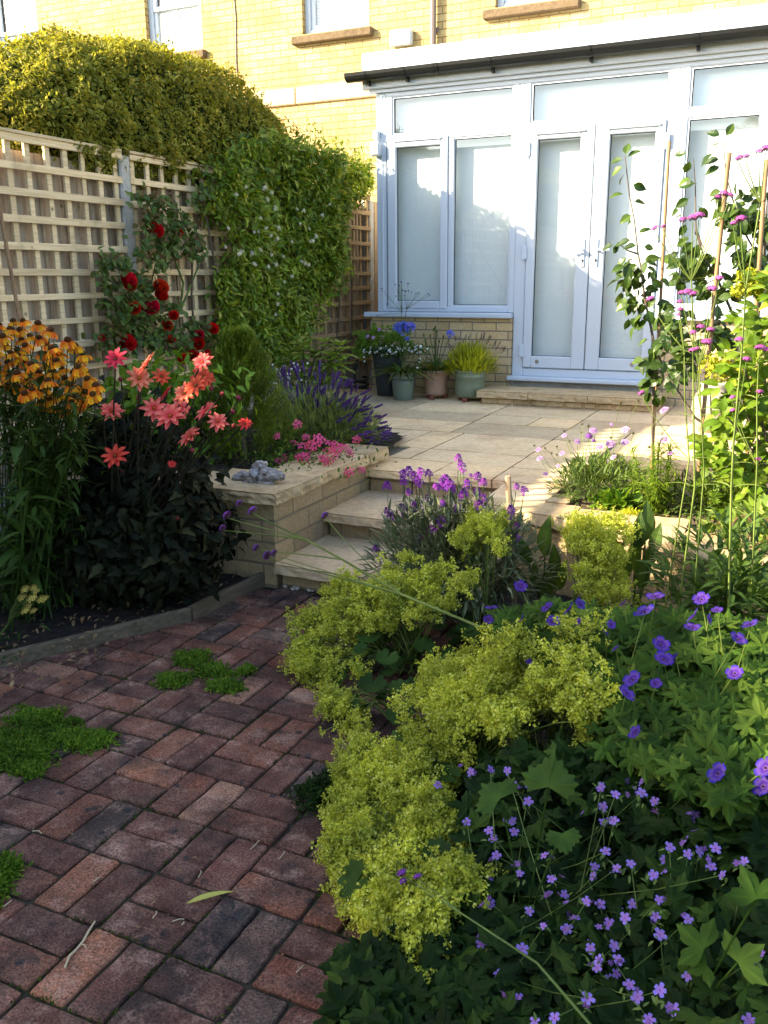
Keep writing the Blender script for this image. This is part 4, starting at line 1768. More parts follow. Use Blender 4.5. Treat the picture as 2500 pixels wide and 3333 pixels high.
# runners above the top
for (u, v) in scatter([(600, 280), (640, 240), (700, 260), (780, 310), (806, 300), (808, 360), (700, 335)], 46):
    p = pt(u, v, X=-4.05)
    b = pt(u+random.uniform(-12, 25), min(v+60, 360), X=-4.05)
    tube(s, curve(b, p, (0, .05, .03), 5), .0025, 3, cap=False)
    t = np.linspace(.25, 1, 7)[:, None]
    leaves_on(s, LL3, b*(1-t)+p*t, np.repeat(np.array([[.3, 0, 1.0]]), 7, 0), .042, .8, .1)
s.obj('foliage', LM['jasmine'], cr)
s = Soup()
for i in range(14):
    y = random.uniform(5.6, 7.8)
    tube(s, curve((-4.04, y, .42), (-4.0, y+random.uniform(-.5, .5), random.uniform(1.4, 2.3)), (.02, random.uniform(-.2, .2), 0), 7), .008, 5)
V = [(-4.07, 5.25, .6), (-4.07, 5.3, 2.22), (-4.07, 7.6, 2.22), (-4.07, 7.0, 1.2), (-4.07, 6.4, .6)]
s.obj('stem', M['bark'], cr)
k = 0
for (u, v) in scatter([(540, 380), (640, 420), (720, 400), (700, 560), (640, 600), (600, 700), (540, 650), (480, 520), (500, 400), (620, 370)], 44):
    p = pt(u, v, X=-3.80)
    flower('jas', cr, p, random.uniform(.017, .028), (1, -.5, .4))

# ------------------------------------------------------------------ climbing rose
ro = thing('climbing_rose', 'red climbing rose trained against the pale trellis', 'rose', (-3.95, 5.2, .42))


def c3(x, y, X=-3.98):
    return pt(x/1.843/1.50693, (400+y/1.843)/1.50693, X=X)


ros = [(937, 643, .05), (770, 938, .052), (783, 972, .04), (965, 985, .052), (968, 1035, .045), (905, 1105, .056), (806, 1112, .042), (1042, 1155, .034), (1003, 1215, .038), (1195, 1270, .036), (1190, 1325, .045), (1277, 1235, .042), (765, 1320, .055), (1030, 1298, .03), (1080, 660, .022), (1098, 1415, .04), (1160, 1400, .042), (1245, 1385, .03), (612, 1290, .02)]
canes = [[(1080, 1130), (1130, 1010), (1190, 860), (1150, 690), (1080, 560)], [(1080, 1130), (1100, 960), (1040, 800), (980, 660), (900, 500)], [(800, 1380), (790, 1150), (770, 980), (700, 840), (640, 830)], [(815, 1400), (830, 1200), (900, 1000), (930, 860)], [(1000, 1400), (1080, 1130)], [(1180, 1420), (1190, 1300), (1280, 1220)]]
s = Soup()
for c in canes:
    tube(s, [c3(x, y, -4.0) for x, y in c], np.linspace(.009, .004, len(c)), 6)
s.obj('stem', LM['stem'], ro)
s = Soup()
cl = [(860, 450, 70, 40), (950, 470, 80, 50), (1010, 490, 60, 50), (900, 590, 50, 40), (980, 560, 110, 60), (940, 690, 110, 80), (1060, 640, 100, 90), (1010, 730, 70, 60), (1170, 480, 50, 60), (1230, 400, 40, 60), (1160, 680, 60, 60), (1190, 780, 60, 50), (1140, 790, 40, 30), (960, 830, 70, 60), (840, 770, 40, 40), (690, 810, 70, 50), (620, 860, 50, 40), (750, 880, 70, 50), (640, 970, 60, 50), (630, 1090, 50, 40), (760, 1040, 110, 80), (850, 960, 90, 60), (880, 1050, 80, 60), (740, 1160, 100, 80), (850, 1180, 110, 80), (930, 1130, 90, 60), (650, 1330, 70, 90), (740, 1260, 80, 80), (880, 1270, 100, 90), (1000, 1260, 70, 60), (1040, 1110, 50, 50), (950, 1330, 60, 90), (1100, 1290, 90, 60), (1200, 1210, 70, 50), (1260, 1260, 50, 50), (1150, 1350, 90, 60), (700, 1380, 60, 60)]
for (x, y, rx, ry) in cl:
    k = int(rx*ry/95)+8
    P = np.array([c3(x+random.gauss(0, .55)*rx, y+random.gauss(0, .55)*ry, -3.98+random.uniform(-.03, .09)) for _ in range(k)])
    leaves_on(s, LO3, P, np.repeat(nrm(np.array([[1, -.4, .4]])), k, 0), .047, .8, .25)
s.obj('foliage', LM['rose'], ro)
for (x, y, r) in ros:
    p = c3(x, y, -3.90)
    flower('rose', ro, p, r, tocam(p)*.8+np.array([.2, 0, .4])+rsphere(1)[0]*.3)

# bamboo cane leaning at the far left
s = Soup()
a, b = pt(-6, 420, Y=3.75), pt(48, 720, Y=3.45)
b2 = b+(b-a)*.9
tube(s, curve(a, b2, (0, 0, 0), 8), .010, 8)
tag(s.obj('garden_cane', M['cane'], None, True), 'thin tan bamboo cane leaning behind the orange flowers at far left', 'cane')

# ------------------------------------------------------------------ helenium
he = thing('helenium', 'orange coneflower clump with dark brown domed centres at left', 'flowering plant', (-3.0, 2.7, .04))
hpoly = [(0, 693), (50, 690), (110, 705), (165, 735), (190, 780), (212, 800), (205, 850), (190, 880), (150, 900), (100, 880), (50, 860), (0, 820), (-35, 800), (-35, 710)]
pts = []
tries = 0
while len(pts) < 78 and tries < 6000:
    tries += 1
    (u, v) = scatter(hpoly, 1)[0]
    if all((u-a)**2+((v-b)*1.1)**2 > 15.5**2 for a, b in pts):
        pts.append((u, v))
heads = []
for (u, v) in pts:
    heads.append(pt(u, v, Y=2.75+random.uniform(-.28, .22)-(v-780)*.0012))
for p in heads:
    n = np.array([random.gauss(0, .22), random.gauss(-.25, .22), 1])
    flower('helen', he, p, random.uniform(.034, .041), n)
s = Soup()
stems_to(s, (-3.0, 2.72, .04), heads, .005, .0025, .22, 5, 4, .06)
s.obj('stem', LM['helen'], he)
s = Soup()
P, D_ = [], []
for p in heads*24:
    t = random.uniform(.03, .93)
    b = np.array([-3.0+random.uniform(-.2, .2), 2.72+random.uniform(-.2, .2), .04])
    q = b*(1-t)+p*t
    P.append(q+rsphere(1)[0]*.05)
P = np.array(P)
k = len(P)
d = nrm(rsphere(k)*np.array([1, 1, .5])+np.array([.1, -.25, .1]))
s.add(LANCE, frames(P, d, uni(.05, .11, k)))
s.obj('foliage', LM['helen'], he)

# loose long leaves in front
s = Soup()
lf = thing('leafy_perennial', 'upright stems with long pointed green leaves below the orange flowers', 'plant', (-2.85, 2.45, .04))
for (u, v, h) in ((60, 1180, .0), (40, 1060, 0)):
    b = np.array([-2.85+random.uniform(-.1, .1), 2.45+random.uniform(-.1, .1), .04])
    p = pt(u, v-120, Y=2.45)
    tube(s, curve(b, p, (0, 0, 0), 6), .005, 5)
    k = 16
    t = np.linspace(.15, 1, k)[:, None]
    d = nrm(rsphere(k)*np.array([1, 1, .2])+np.array([.2, -.4, .15]))
    s.add(leaf(.16, 5, .25, .5, .7), frames(b*(1-t)+p*t, d, uni(.10, .17, k)))
s.obj('foliage', LM['helen'], lf)

# ------------------------------------------------------------------ dahlia
da = thing('dahlia', 'coral pink dahlia with near black foliage in left bed', 'dahlia', (-2.72, 2.98, .04))
fl = [(377, 171, .052, 0, 'dahlia_red'), (479, 187, .064, 0, 'dahlia'), (452, 233, .055, 0, 'dahlia'), (526, 228, .042, 0, 'dahlia_red'), (660, 180, .045, 0, 'dahlia'), (660, 230, .055, 0, 'dahlia_red'), (640, 258, .055, 0, 'dahlia_red'), (602, 282, .048, 0, 'dahlia'), (362, 340, .052, 0, 'dahlia'), (500, 330, .054, 0, 'dahlia'), (556, 358, .070, 0, 'dahlia'), (588, 330, .05, .1, 'dahlia'), (674, 340, .060, 0, 'dahlia'), (708, 374, .045, 0, 'dahlia'), (620, 423, .058, 0, 'dahlia'), (376, 488, .060, -.24, 'dahlia_red'), (545, 282, .045, .1, 'dahlia_red'), (309, 277, .04, 0, 'dahlia_red'), (798, 380, .032, 0, 'dahlia_red'), (560, 512, .02, 0, 'dahlia_red')]
heads = []
for (x, y, r, dy, kd) in fl:
    p = pt(x/1.50693, (1000+y)/1.50693, Y=2.84+dy+random.uniform(-.08, .12))
    heads.append(p)
    flower(kd, da, p, r*.9, tocam(p)*random.uniform(.4, .9)+np.array([random.gauss(0, .35), 0, .28+random.random()*.3]))
buds = [(580, 580), (720, 285), (780, 300), (760, 345), (760, 390), (690, 270), (405, 540), (395, 240), (630, 470), (576, 690), (325, 260), (455, 300)]
bh = []
for (x, y) in buds:
    p = pt(x/1.50693, (1000+y)/1.50693, Y=2.9+random.uniform(-.1, .1))
    bh.append(p)
    inst('bud', FM['bud'], da, facing(p, (random.gauss(0, .5), -.5, .6), .018, 0)[0])
s = Soup()
stems_to(s, (-2.72, 2.98, .04), heads+bh, .006, .003, .12, 6, 5, .05)
s.obj('stem', LM['stem_dark'], da)
s = Soup()
c = np.array([-2.66, 3.02, .35])
P, N = ell(4600, c, (.50, .37, .33), .8)
lm = np.array([noise.noise(Vector((q[0]*5, q[1]*5, q[2]*5))) for q in P])
P = c+(P-c)*(1+.28*lm[:, None])
P[:, 2] = np.maximum(P[:, 2], .06)
ok = (P[:, 0] < -2.24) & ~((P[:, 0] > -2.6) & (P[:, 1] > 3.3))
P, N = P[ok], N[ok]
P = np.vstack([P, np.array([-2.76, 3.08, .68])+rng.normal(size=(900, 3))*np.array([.21, .10, .11])])
N = np.vstack([N, nrm(rsphere(900)+np.array([0, -.5, .5]))])
ok = ~((P[:, 0] > -2.62) & (P[:, 1] > 3.28))
leaves_on(s, SERR, P[ok], N[ok], .066, .7, .35, .35)
s.obj('foliage', LM['dahlia'], da)

# bright leaves behind the dahlia
gb = thing('green_shrub', 'bright green leafy shrub behind the dark dahlia', 'shrub', (-3.35, 4.15, .42))
s = Soup()
P, N = ell(900, (-3.35, 4.15, .62), (.5, .35, .32), .8, -.5)
leaves_on(s, LO3, P, N, .07, .6, .2)
P, N = ell(260, (-3.1, 3.95, .85), (.5, .2, .22), .9, -.5)
leaves_on(s, LL3, P, N, .07, .6, .2)
s.obj('foliage', LM['bright'], gb)

# yarrow
ya = thing('yarrow', 'pale yellow flat topped yarrow at the lower left corner', 'yarrow', (-2.72, 2.3, .04))
hs = []
for (x, y, r) in ((150, 1690, 1), (200, 1680, .8), (130, 1740, 1), (190, 1745, 1.1), (250, 1750, 1), (160, 1790, 1), (150, 1820, .9), (200, 1820, .8), (215, 1700, .8), (270, 1745, .8)):
    p = pt(x/1.843/1.50693, (1000+y/1.843)/1.50693, Y=2.32+random.uniform(-.04, .04))
    hs.append(p)
    flower('yarrow', ya, p, .021*r, (random.gauss(0, .2), -.5, 1))
s = Soup()
j = np.array([-2.74, 2.32, .12])
tube(s, [(-2.8, 2.28, .03), j], .004, 4)
stems_to(s, j, hs, .003, .0015, .0, 4, 4, .1)
s.obj('stem', LM['stem'], ya)
s = Soup()
P = np.array([-2.95, 2.15, .12])+rng.normal(size=(700, 3))*np.array([.16, .12, .08])
leaves_on(s, NEED, P, np.repeat(np.array([[0, -.3, 1.0]]), 700, 0), .05, .8, 0)
s.obj('foliage', LM['dark'], ya)

# ------------------------------------------------------------------ conifer
co = thing('dwarf_conifer', 'small feathery green conifer in the raised bed', 'conifer', (-2.86, 4.2, .42))
s = Soup()
sprigs = []
for i in range(430):
    t = random.random()**.8
    z = .45+t*.72
    r = .34*(1-t)**.75+.02
    a = random.uniform(0, 2*PI)
    d = nrm(np.array([math.cos(a), math.sin(a), .75+t]))
    b = np.array([-2.86+math.cos(a)*r*.35, 4.2+math.sin(a)*r*.35, z-.06])
    L = r*.7+.05
    n = 16
    tt = np.linspace(.1, 1, n)[:, None]
    Q = b+d*L*tt
    tube(s, [b, b+d*L], .002, 3, cap=False)
    sd_ = np.cross(d, rsphere(1)[0])
    dd = nrm(d*.7+rsphere(n)*.6)
    s.add(NEED, frames(Q, dd, .042*uni(.7, 1.2, n)*(1.15-.4*tt[:, 0])))
    s.add(NEED, frames(Q+.004, nrm(d*.7-rsphere(n)*.6), .042*uni(.7, 1.2, n)))
s.obj('foliage', LM['conifer'], co)
s = Soup()
tube(s, [(-2.86, 4.2, .4), (-2.86, 4.2, 1.1)], [.016, .004], 6)
s.obj('trunk', M['bark'], co)

# ------------------------------------------------------------------ lavender
la = thing('lavender', 'bushy lavender with dark purple spikes spilling over the patio', 'lavender', (-2.85, 4.95, .42))
s = Soup()
tips = []
base = np.array([-2.82, 4.95, .44])
lp = [(575, 800), (640, 790), (720, 800), (775, 835), (820, 880), (842, 940), (800, 965), (760, 920), (700, 900), (600, 930), (575, 870)]
for (u, v) in scatter(lp, 99):
    f = (u-575)/265
    tips.append(pt(u, v, Y=5.05-.45*f+random.uniform(-.15, .15)))
for p in tips:
    out = nrm(p-base+np.array([0, 0, .05]))
    inst('flower_spike', FM['spike'], la, facing(p-out*.03, out+rsphere(1)[0]*.28, random.uniform(.0105, .0145))[0])
stems_to(s, base, [p-nrm(p-base)*.03 for p in tips], .0018, .0013, .16, 5, 3, .08)
k = 1500
P, N = ell(k, base+np.array([.06, -.02, .0]), (.42, .34, .24), .6, -.1)
d = nrm(N+rsphere(len(P))*.4+np.array([0, 0, .6]))
s.add(NEED, frames(P, d, uni(.05, .09, len(P))))
s.add(leaf(.05, 3, .3, .1, .8), frames(P, nrm(d+rsphere(len(P))*.3), uni(.07, .12, len(P))))
s.obj('foliage', LM['lav'], la)
s = Soup()
f_spike(s)
TS = s.tmpl()
s = Soup()
for (u, v) in scatter(lp, 110):
    p = pt(u, v, Y=5.1-.45*(u-575)/265+random.uniform(-.15, .2))
    o = nrm(p-base+np.array([0, 0, .05]))
    s.add(TS, facing(p-o*.03, o+rsphere(1)[0]*.3, random.uniform(.009, .013)))
tag(s.obj('flower_spikes', M['flower'], la), None, None, None, 'stuff')

# pink diascia at the coping
di = thing('pink_trailing_flowers', 'bright pink flowers spilling over the block wall coping', 'flowering plant', (-2.5, 4.15, .45))
hs = []
for (x, y) in ((445, 962), (332, 1025), (430, 1062), (470, 1075), (510, 1065), (515, 1100), (490, 1130), (455, 1140), (440, 1155), (375, 1145), (350, 1158), (490, 1030), (560, 1045), (610, 1060), (640, 1075), (600, 1100), (635, 1110), (585, 1145), (645, 1140), (690, 1085), (765, 1045), (730, 1115), (655, 1100), (600, 1160), (470, 1150), (530, 1085)):
    hs.append(pt((700+x/1.659)/1.50693, (800+y/1.659)/1.50693, Y=4.2-.2*random.random()))
for (x, y) in ((400, 170), (390, 215), (480, 230)):
    pass
hs += [pt((720+1145/2.765)/1.50693, (1450+240/2.765)/1.50693, X=-2.12), pt((720+1262/2.765)/1.50693, (1450+212/2.765)/1.50693, X=-2.12)]
for p in hs:
    flower('pink', di, p, random.uniform(.022, .034))
s = Soup()
stems_to(s, (-2.5, 4.2, .46), hs, .0018, .001, .2, 5, 3, -.05)
P = np.array([-2.45, 4.15, .48])+rng.normal(size=(900, 3))*np.array([.17, .2, .045])
leaves_on(s, LL3, P, np.repeat(np.array([[.2, -.3, 1.0]]), 900, 0), .024, .8, 0)
s.obj('foliage', LM['ger'], di)

# daisies among the lavender leaves
dz = thing('daisy_plant', 'small white daisies growing between conifer and lavender', 'daisy', (-3.1, 5.2, .43))
hs = []
for (u, v) in scatter([(570, 790), (660, 780), (690, 800), (640, 830), (590, 840)], 26):
    p = pt(u, v, Y=5.3+random.uniform(-.2, .2))
    hs.append(p)
    flower('white', dz, p, .011, (.1, -.6, .8))
s = Soup()
stems_to(s, (-3.1, 5.25, .43), hs, .0015, .001, .2, 4, 3, .05)
P = np.array([-3.1, 5.2, .55])+rng.normal(size=(700, 3))*np.array([.22, .2, .08])
leaves_on(s, NEED, P, np.repeat(np.array([[0, -.3, 1.0]]), 700, 0), .045, .8, 0)
s.obj('foliage', LM['scab'], dz)

# skimmia-like shrub in front of the third trellis
sk = thing('evergreen_shrub', 'evergreen shrub with pale green leaf rosettes in front of brown trellis', 'shrub', (-3.62, 6.2, .42))
s, s2 = Soup(), Soup()
for (u, v) in [(735, 752), (715, 775), (700, 745), (680, 770), (655, 752), (640, 785), (668, 800), (700, 805), (720, 800), (690, 830), (650, 820), (735, 785), (625, 770), (610, 800)]:
    p = pt(u, v, Y=6.15+random.uniform(-.15, .15))
    tube(s2, curve((-3.6, 6.2, .42), p, (0, 0, .03), 5), .006, 5)
    for lay in range(3):
        n = 8
        a = np.arange(n)*2*PI/n+lay*.4
        d = np.stack([np.cos(a), np.sin(a), np.full(n, .1+.35*lay)], 1)
        s.add(leaf(.17, 4, .2, .3, .9), frames(p+np.array([0, 0, -.05+.03*lay])+d*.01, d, uni(.12, .16, n)*(1-.12*lay)))
s.obj('foliage', LM['shrub'], sk)
s2.obj('stem', LM['stem'], sk)

# ------------------------------------------------------------------ pots by the dwarf wall


def z6(x, y, Y=7.4):
    return pt((1150+x/3.016)/1.50693, (950+y/3.016)/1.50693, Y=Y)


def pot(label, m, x, y, prof, feet=0, rings=()):
    z0 = .391
    p = thing('plant_pot', label, 'pot', (x, y, z0), None)
    s = Soup()
    fz = .032 if feet else 0
    lathe(s, [(r, z+fz) for r, z in prof], (x, y, z0), 32)
    s.obj('pot_body', m, p, True)
    top = max(z for r, z in prof)
    rt = [r for r, z in prof if z >= top-.03][-1]
    s = Soup()
    lathe(s, [(rt*.99, top-.035+fz), (rt*.5, top-.03+fz), (.01, top-.022+fz)], (x, y, z0), 24)
    s.obj('compost', M['soil_dry'], p)
    rb = prof[0][0]
    for k in range(feet):
        a = PI*1.5+(k-(feet-1)/2)*(1.75 if feet < 3 else 2*PI/3)
        s = Soup()
        fx, fy = x+rb*1.02*math.cos(a), y+rb*1.02*math.sin(a)
        box(s, fx-.022, fx+.022, fy-.028, fy+.02, z0-.0015, z0+.034, bev=.009)
        s.obj('pot_foot', M['foot'], p)
    return np.array([x, y, z0+top+fz-.03])


def prof_t(rb, rt, h, lip=.012, band=None):
    o = [(rb*.97, 0), (rb, .006)]
    for t in (.2, .4, .6, .8):
        o.append((rb+(rt-rb)*t, h*t))
    if band:
        o += [(rb+(rt-rb)*band-.001, h*band), (rb+(rt-rb)*band+.006, h*band+.005), (rb+(rt-rb)*band+.006, h*band+.014), (rb+(rt-rb)*band, h*band+.02)]
    o += [(rt, h-lip*2.2), (rt+lip*.7, h-lip*1.8), (rt+lip*.8, h-lip*.3), (rt+lip*.3, h), (rt-.012, h), (rt-.016, h-.03)]
    return o


c1 = pot('sage glazed pot in front of the tall dark planter', M['glazed'], -3.17, 7.20, prof_t(.085, .112, .245, .012, .75))
c2 = pot('terracotta pot on little clay feet, second of the row', M['terracotta'], -2.93, 7.38, [(.086, 0), (.096, .01), (.099, .03), (.098, .1), (.108, .16), (.122, .195), (.138, .208), (.142, .216), (.14, .224), (.126, .222), (.12, .2)], 3)
c3p = pot('olive glazed cylinder pot on clay feet beside door step', M['glazed2'], -2.60, 7.36, [(.118, 0), (.128, .012), (.130, .1), (.132, .17), (.137, .176), (.137, .186), (.133, .192), (.134, .22), (.139, .228), (.136, .236), (.122, .235), (.118, .2)], 3)
c4 = pot('tall tapered dark slate planter against the dwarf wall', M['dark_pot'], -3.42, 7.42, prof_t(.10, .15, .43, .01))

# agapanthus in the first pot
ag = thing('agapanthus', 'agapanthus with bright blue flower heads in sage glazed pot', 'agapanthus', c1)
s = Soup()
k = 80
a = uni(0, 2*PI, k)
d = np.stack([np.cos(a), np.sin(a), uni(.5, 1.6, k)], 1)
s.add(STRAP, frames(c1+np.stack([np.cos(a), np.sin(a), 0*a], 1)*.03, d, uni(.17, .31, k)))
s.obj('foliage', LM['strap'], ag)
s = Soup()
for (x, y, r) in ((435, 350, .032), (490, 385, .036), (560, 350, .034), (530, 460, .016), (495, 330, .026)):
    p = z6(x, y, 7.18)
    flower('umbel', ag, p, r, (0, -.3, 1))
    tube(s, curve(c1, p, (.0, 0, 0), 5), .003, 4, cap=False)
s.obj('stem', LM['stem'], ag)
# bacopa trailing from the dark planter
bc = thing('trailing_bacopa', 'white flowered trailing plant spilling from the dark slate planter', 'flowering plant', c4)
hs = [z6(random.gauss(260, 95), 560+random.gauss(0, 28), 7.25+random.uniform(-.04, .08)) for _ in range(34)]+[z6(random.gauss(520, 110), 570+random.gauss(0, 26), 7.27+random.uniform(-.05, .05)) for _ in range(40)]
hs += [z6(110, 680, 7.22), z6(160, 600, 7.2), z6(105, 640, 7.2), z6(650, 690, 7.2), z6(655, 660, 7.2), z6(630, 745, 7.15), z6(730, 560, 7.2), z6(380, 610, 7.2), z6(400, 600, 7.2), z6(420, 590, 7.2), z6(350, 575, 7.2), z6(365, 590, 7.2)]
for p in hs:
    flower('white', bc, p, random.uniform(.009, .014), (random.gauss(0, .3), -.9, .5))
s = Soup()
P = np.array(hs*12)+rng.normal(size=(len(hs)*12, 3))*np.array([.035, .02, .025])+np.array([0, .03, 0])
leaves_on(s, LO3, P, np.repeat(np.array([[0, -.6, .6]]), len(P), 0), .02, .8, .2)
stems_to(s, c4, hs[::3], .002, .001, .05, 5, 3, -.1)
s.obj('foliage', LM['ger'], bc)
# pelargonium behind
pg = thing('pelargonium', 'scented pelargonium with lobed green leaves rising from slate planter', 'pelargonium', c4+np.array([0, .03, 0]))
s = Soup()
P = np.array([z6(x+random.gauss(0, 38), y+random.gauss(0, 34), 7.35+random.uniform(-.1, .1)) for (x, y) in ((190, 380), (110, 450), (60, 490), (200, 460), (260, 440), (80, 600), (400, 420), (460, 450), (330, 470), (420, 380), (150, 520), (510, 480)) for _ in range(11)])
n = nrm(np.array([0, -.7, .6])+rsphere(len(P))*.45)
s.add(PALM5, facing(P, n, .042*uni(.7, 1.25, len(P)), uni(0, 6, len(P))))
stems_to(s, c4, P[::7], .003, .002, .05, 4, 3, .05)
s.obj('foliage', LM['bright'], pg)
for (x, y) in ((140, 435), (195, 447), (255, 370)):
    flower('scab', pg, z6(x, y, 7.2), .018, (0, -.8, .5))
# airy verbena behind
tv = thing('tall_verbena', 'slender purple verbena standing in front of the casement window', 'verbena', c4+np.array([.12, 0, 0]))


def z3(x, y, Y):
    return pt((1140+x/2.765)/1.50693, (700+y/2.765)/1.50693, Y=Y)


j1, j2 = z3(465, 880, 7.4), z3(505, 850, 7.4)
s = Soup()
tube(s, [c4+np.array([.1, 0, 0]), j1, z3(462, 620, 7.4)], .0028, 4)
tube(s, [c4+np.array([.13, 0, 0]), j2], .0028, 4)
for (x, y, b, r) in ((460, 602, 0, .012), (405, 622, 0, .009), (520, 617, 0, .011), (440, 632, 0, .008), (470, 678, 0, .012), (495, 685, 1, .012), (525, 682, 1, .010), (553, 694, 1, .008), (592, 706, 1, .009), (616, 697, 1, .008), (622, 713, 1, .007), (703, 708, 1, .010), (712, 724, 1, .008), (284, 660, 0, .010), (282, 680, 0, .006), (332, 800, 0, .009), (412, 728, 0, .009), (240, 905, 0, .007), (430, 655, 0, .007), (487, 722, 1, .007)):
    p = z3(x, y, 7.4)
    tube(s, curve(j2 if b else j1, p, (0, 0, .004), 5), .0014, 3, cap=False)
    flower('verb_dark', tv, p, r, (0, -.2, 1))
s.obj('stem', LM['stem'], tv)
# second agapanthus with seed stems
ag2 = thing('agapanthus', 'fading agapanthus with bare seed stems in terracotta pot', 'agapanthus', c2)
s = Soup()
k = 100
a = uni(0, 2*PI, k)
d = np.stack([np.cos(a), np.sin(a), uni(.6, 2.2, k)], 1)
s.add(STRAP, frames(c2+np.stack([np.cos(a), np.sin(a), 0*a], 1)*.05, d, uni(.15, .29, k)))
s.obj('foliage', LM['strap'], ag2)
s = Soup()
for (x, y, fl_) in ((690, 425, 0), (755, 430, 0), (790, 370, 0), (815, 385, 0), (885, 440, 0), (842, 485, 0), (710, 495, 0), (955, 415, 1), (805, 350, 0)):
    p = z6(x, y, 7.36)
    tube(s, curve(c2, p, (0, 0, 0), 5), .0032, 4, cap=False)
    if fl_:
        flower('umbel', ag2, p, .026, (.5, -.3, .7))
    else:
        ball(s, p, .009, (1, 1, 1), 6, 4, (1, 1, 1.8))
s.obj('stem', LM['scab'], ag2)
# golden lavender
gl = thing('golden_lavender', 'yellow green lavender with dry brown spikes in olive pot', 'lavender', c3p)
s = Soup()
k = 1500
P, N = ell(k, c3p+np.array([0, 0, .04]), (.23, .19, .2), .9, -.2)
d = nrm(N*.8+rsphere(len(P))*.35+np.array([0, 0, .8]))
s.add(NEED, frames(P-d*.03, d, uni(.06, .11, len(P))))
s.obj('foliage', LM['gold'], gl)
tips = [z6(x, y, 7.35+random.uniform(-.1, .1)) for x, y in scatter([(920, 600), (960, 470), (1040, 420), (1150, 400), (1250, 395), (1370, 450), (1490, 520), (1500, 620), (1420, 580), (1300, 480), (1150, 440), (1000, 560)], 74)]
for p in tips:
    o = nrm(p-c3p)
    inst('flower_spike', FM['dry'], gl, facing(p-o*.02, o+rsphere(1)[0]*.2, random.uniform(.006, .009))[0])
s = Soup()
stems_to(s, c3p, tips, .0012, .001, .08, 5, 3, .06)
s.obj('stem', LM['tan'], gl)

# coil of dark hose in the corner
s = Soup()
th = np.linspace(0, 14, 60)
tube(s, np.stack([-3.80+.11*np.cos(th), 7.55+.08*np.sin(th), .41+.008*th+.004*np.sin(th*3)], 1), .012, 6)
tube(s, curve((-3.86, 7.6, .45), (-3.84, 7.78, .83), (-.03, 0, 0), 6), .012, 6)
tag(s.obj('garden_hose', M['black_plastic'], None, True), 'dark coiled hose in the corner between fence and slate planter', 'hose')

# ------------------------------------------------------------------ driftwood on the coping
dw = Soup()
kx = -2.40


def z1b(x, y, Y):
    return pt((720+x/2.765)/1.50693, (1450+y/2.765)/1.50693, Y=Y)


def lumpy(s, pts, rad, n=12, amp=.35, seed=0, flat=.75):
    pts = np.asarray(pts, float)
    m = 26
    t = np.linspace(0, 1, m)
    tt = np.linspace(0, 1, len(pts))
    C = np.stack([np.interp(t, tt, pts[:, i]) for i in range(3)], 1)
    R = np.interp(t, tt, rad)
    d = nrm(np.gradient(C, axis=0))
    V = []
    for i in range(m):
        x = nrm(np.cross(d[i], np.array([.1, .2, 1.0])))
        y = np.cross(x, d[i])
        for j in range(n):
            a = 2*PI*j/n
            ns = noise.noise(Vector((math.cos(a)*1.3+seed, math.sin(a)*1.3, t[i]*5)))+.5*noise.noise(Vector((math.cos(a)*4+seed, math.sin(a)*4, t[i]*4)))
            r = R[i]*(1+amp*ns*1.6)
            V.append(C[i]+x*math.cos(a)*r+y*math.sin(a)*r*flat)
    F = [(i*n+j, i*n+(j+1) % n, (i+1)*n+(j+1) % n, (i+1)*n+j) for i in range(m-1) for j in range(n)]
    F += [tuple(range(n))[::-1], tuple((m-1)*n+j for j in range(n))]
    s.raw(V, F)


Yd = 3.58
lumpy(dw, [z1b(115, 320, Yd), z1b(190, 285, Yd), z1b(280, 310, Yd), z1b(350, 345, Yd), z1b(420, 320, Yd)], [.018, .034, .042, .028, .024], 16, .6, 1)
lumpy(dw, [z1b(250, 320, Yd+.02), z1b(320, 270, Yd), z1b(352, 220, Yd), z1b(385, 150, Yd)], [.034, .044, .036, .02], 16, .6, 4)
lumpy(dw, [z1b(370, 320, Yd), z1b(420, 270, Yd), z1b(490, 260, Yd), z1b(575, 290, Yd+.02)], [.03, .042, .042, .014], 14, .5, 8)
lumpy(dw, [z1b(130, 345, Yd-.03), z1b(300, 355, Yd-.03), z1b(470, 330, Yd-.02)], [.012, .022, .014], 10, .5, 12)
tag(dw.obj('driftwood', M['driftwood'], None, False), 'gnarled bleached driftwood lying on the block wall coping', 'driftwood')

# ------------------------------------------------------------------ purple wallflower
wf = thing('wallflower', 'purple wallflower with narrow grey green leaves right of the steps', 'wallflower', (-1.22, 3.32, .02))


def z2b(x, y, Y):
    return pt((1200+x/2.0738)/1.50693, (1200+y/2.0738)/1.50693, Y=Y)


hs = []
for (x, y, r) in ((125, 790, .03), (235, 755, .028), (270, 690, .03), (230, 705, .026), (310, 730, .034), (355, 700, .03), (405, 705, .026), (270, 830, .02), (340, 760, .03), (515, 750, .034), (545, 780, .034), (500, 790, .03), (560, 815, .03), (455, 795, .022), (605, 600, .024), (625, 650, .026), (640, 690, .018), (665, 775, .03), (735, 725, .026), (690, 720, .012), (775, 765, .026), (640, 845, .032), (610, 870, .026), (730, 830, .026), (770, 870, .026), (745, 920, .032), (670, 935, .024), (600, 940, .026), (320, 920, .034), (235, 945, .036), (310, 970, .026), (375, 965, .024), (335, 1025, .026), (490, 1025, .03), (430, 1090, .036), (345, 1155, .03), (130, 965, .03), (155, 1000, .028), (50, 1215, .026), (395, 1215, .024), (1050, 820, .024), (1000, 795, .02), (960, 950, .026), (945, 1000, .024), (1005, 1060, .02), (1000, 1140, .022), (395, 870, .018), (500, 905, .02)):
    p = z2b(x, y, 3.28+random.uniform(-.12, .14))
    hs.append(p)
    o = flower('erys', wf, p, r*.72, (random.gauss(0, .3), -.35, 1))
s = Soup()
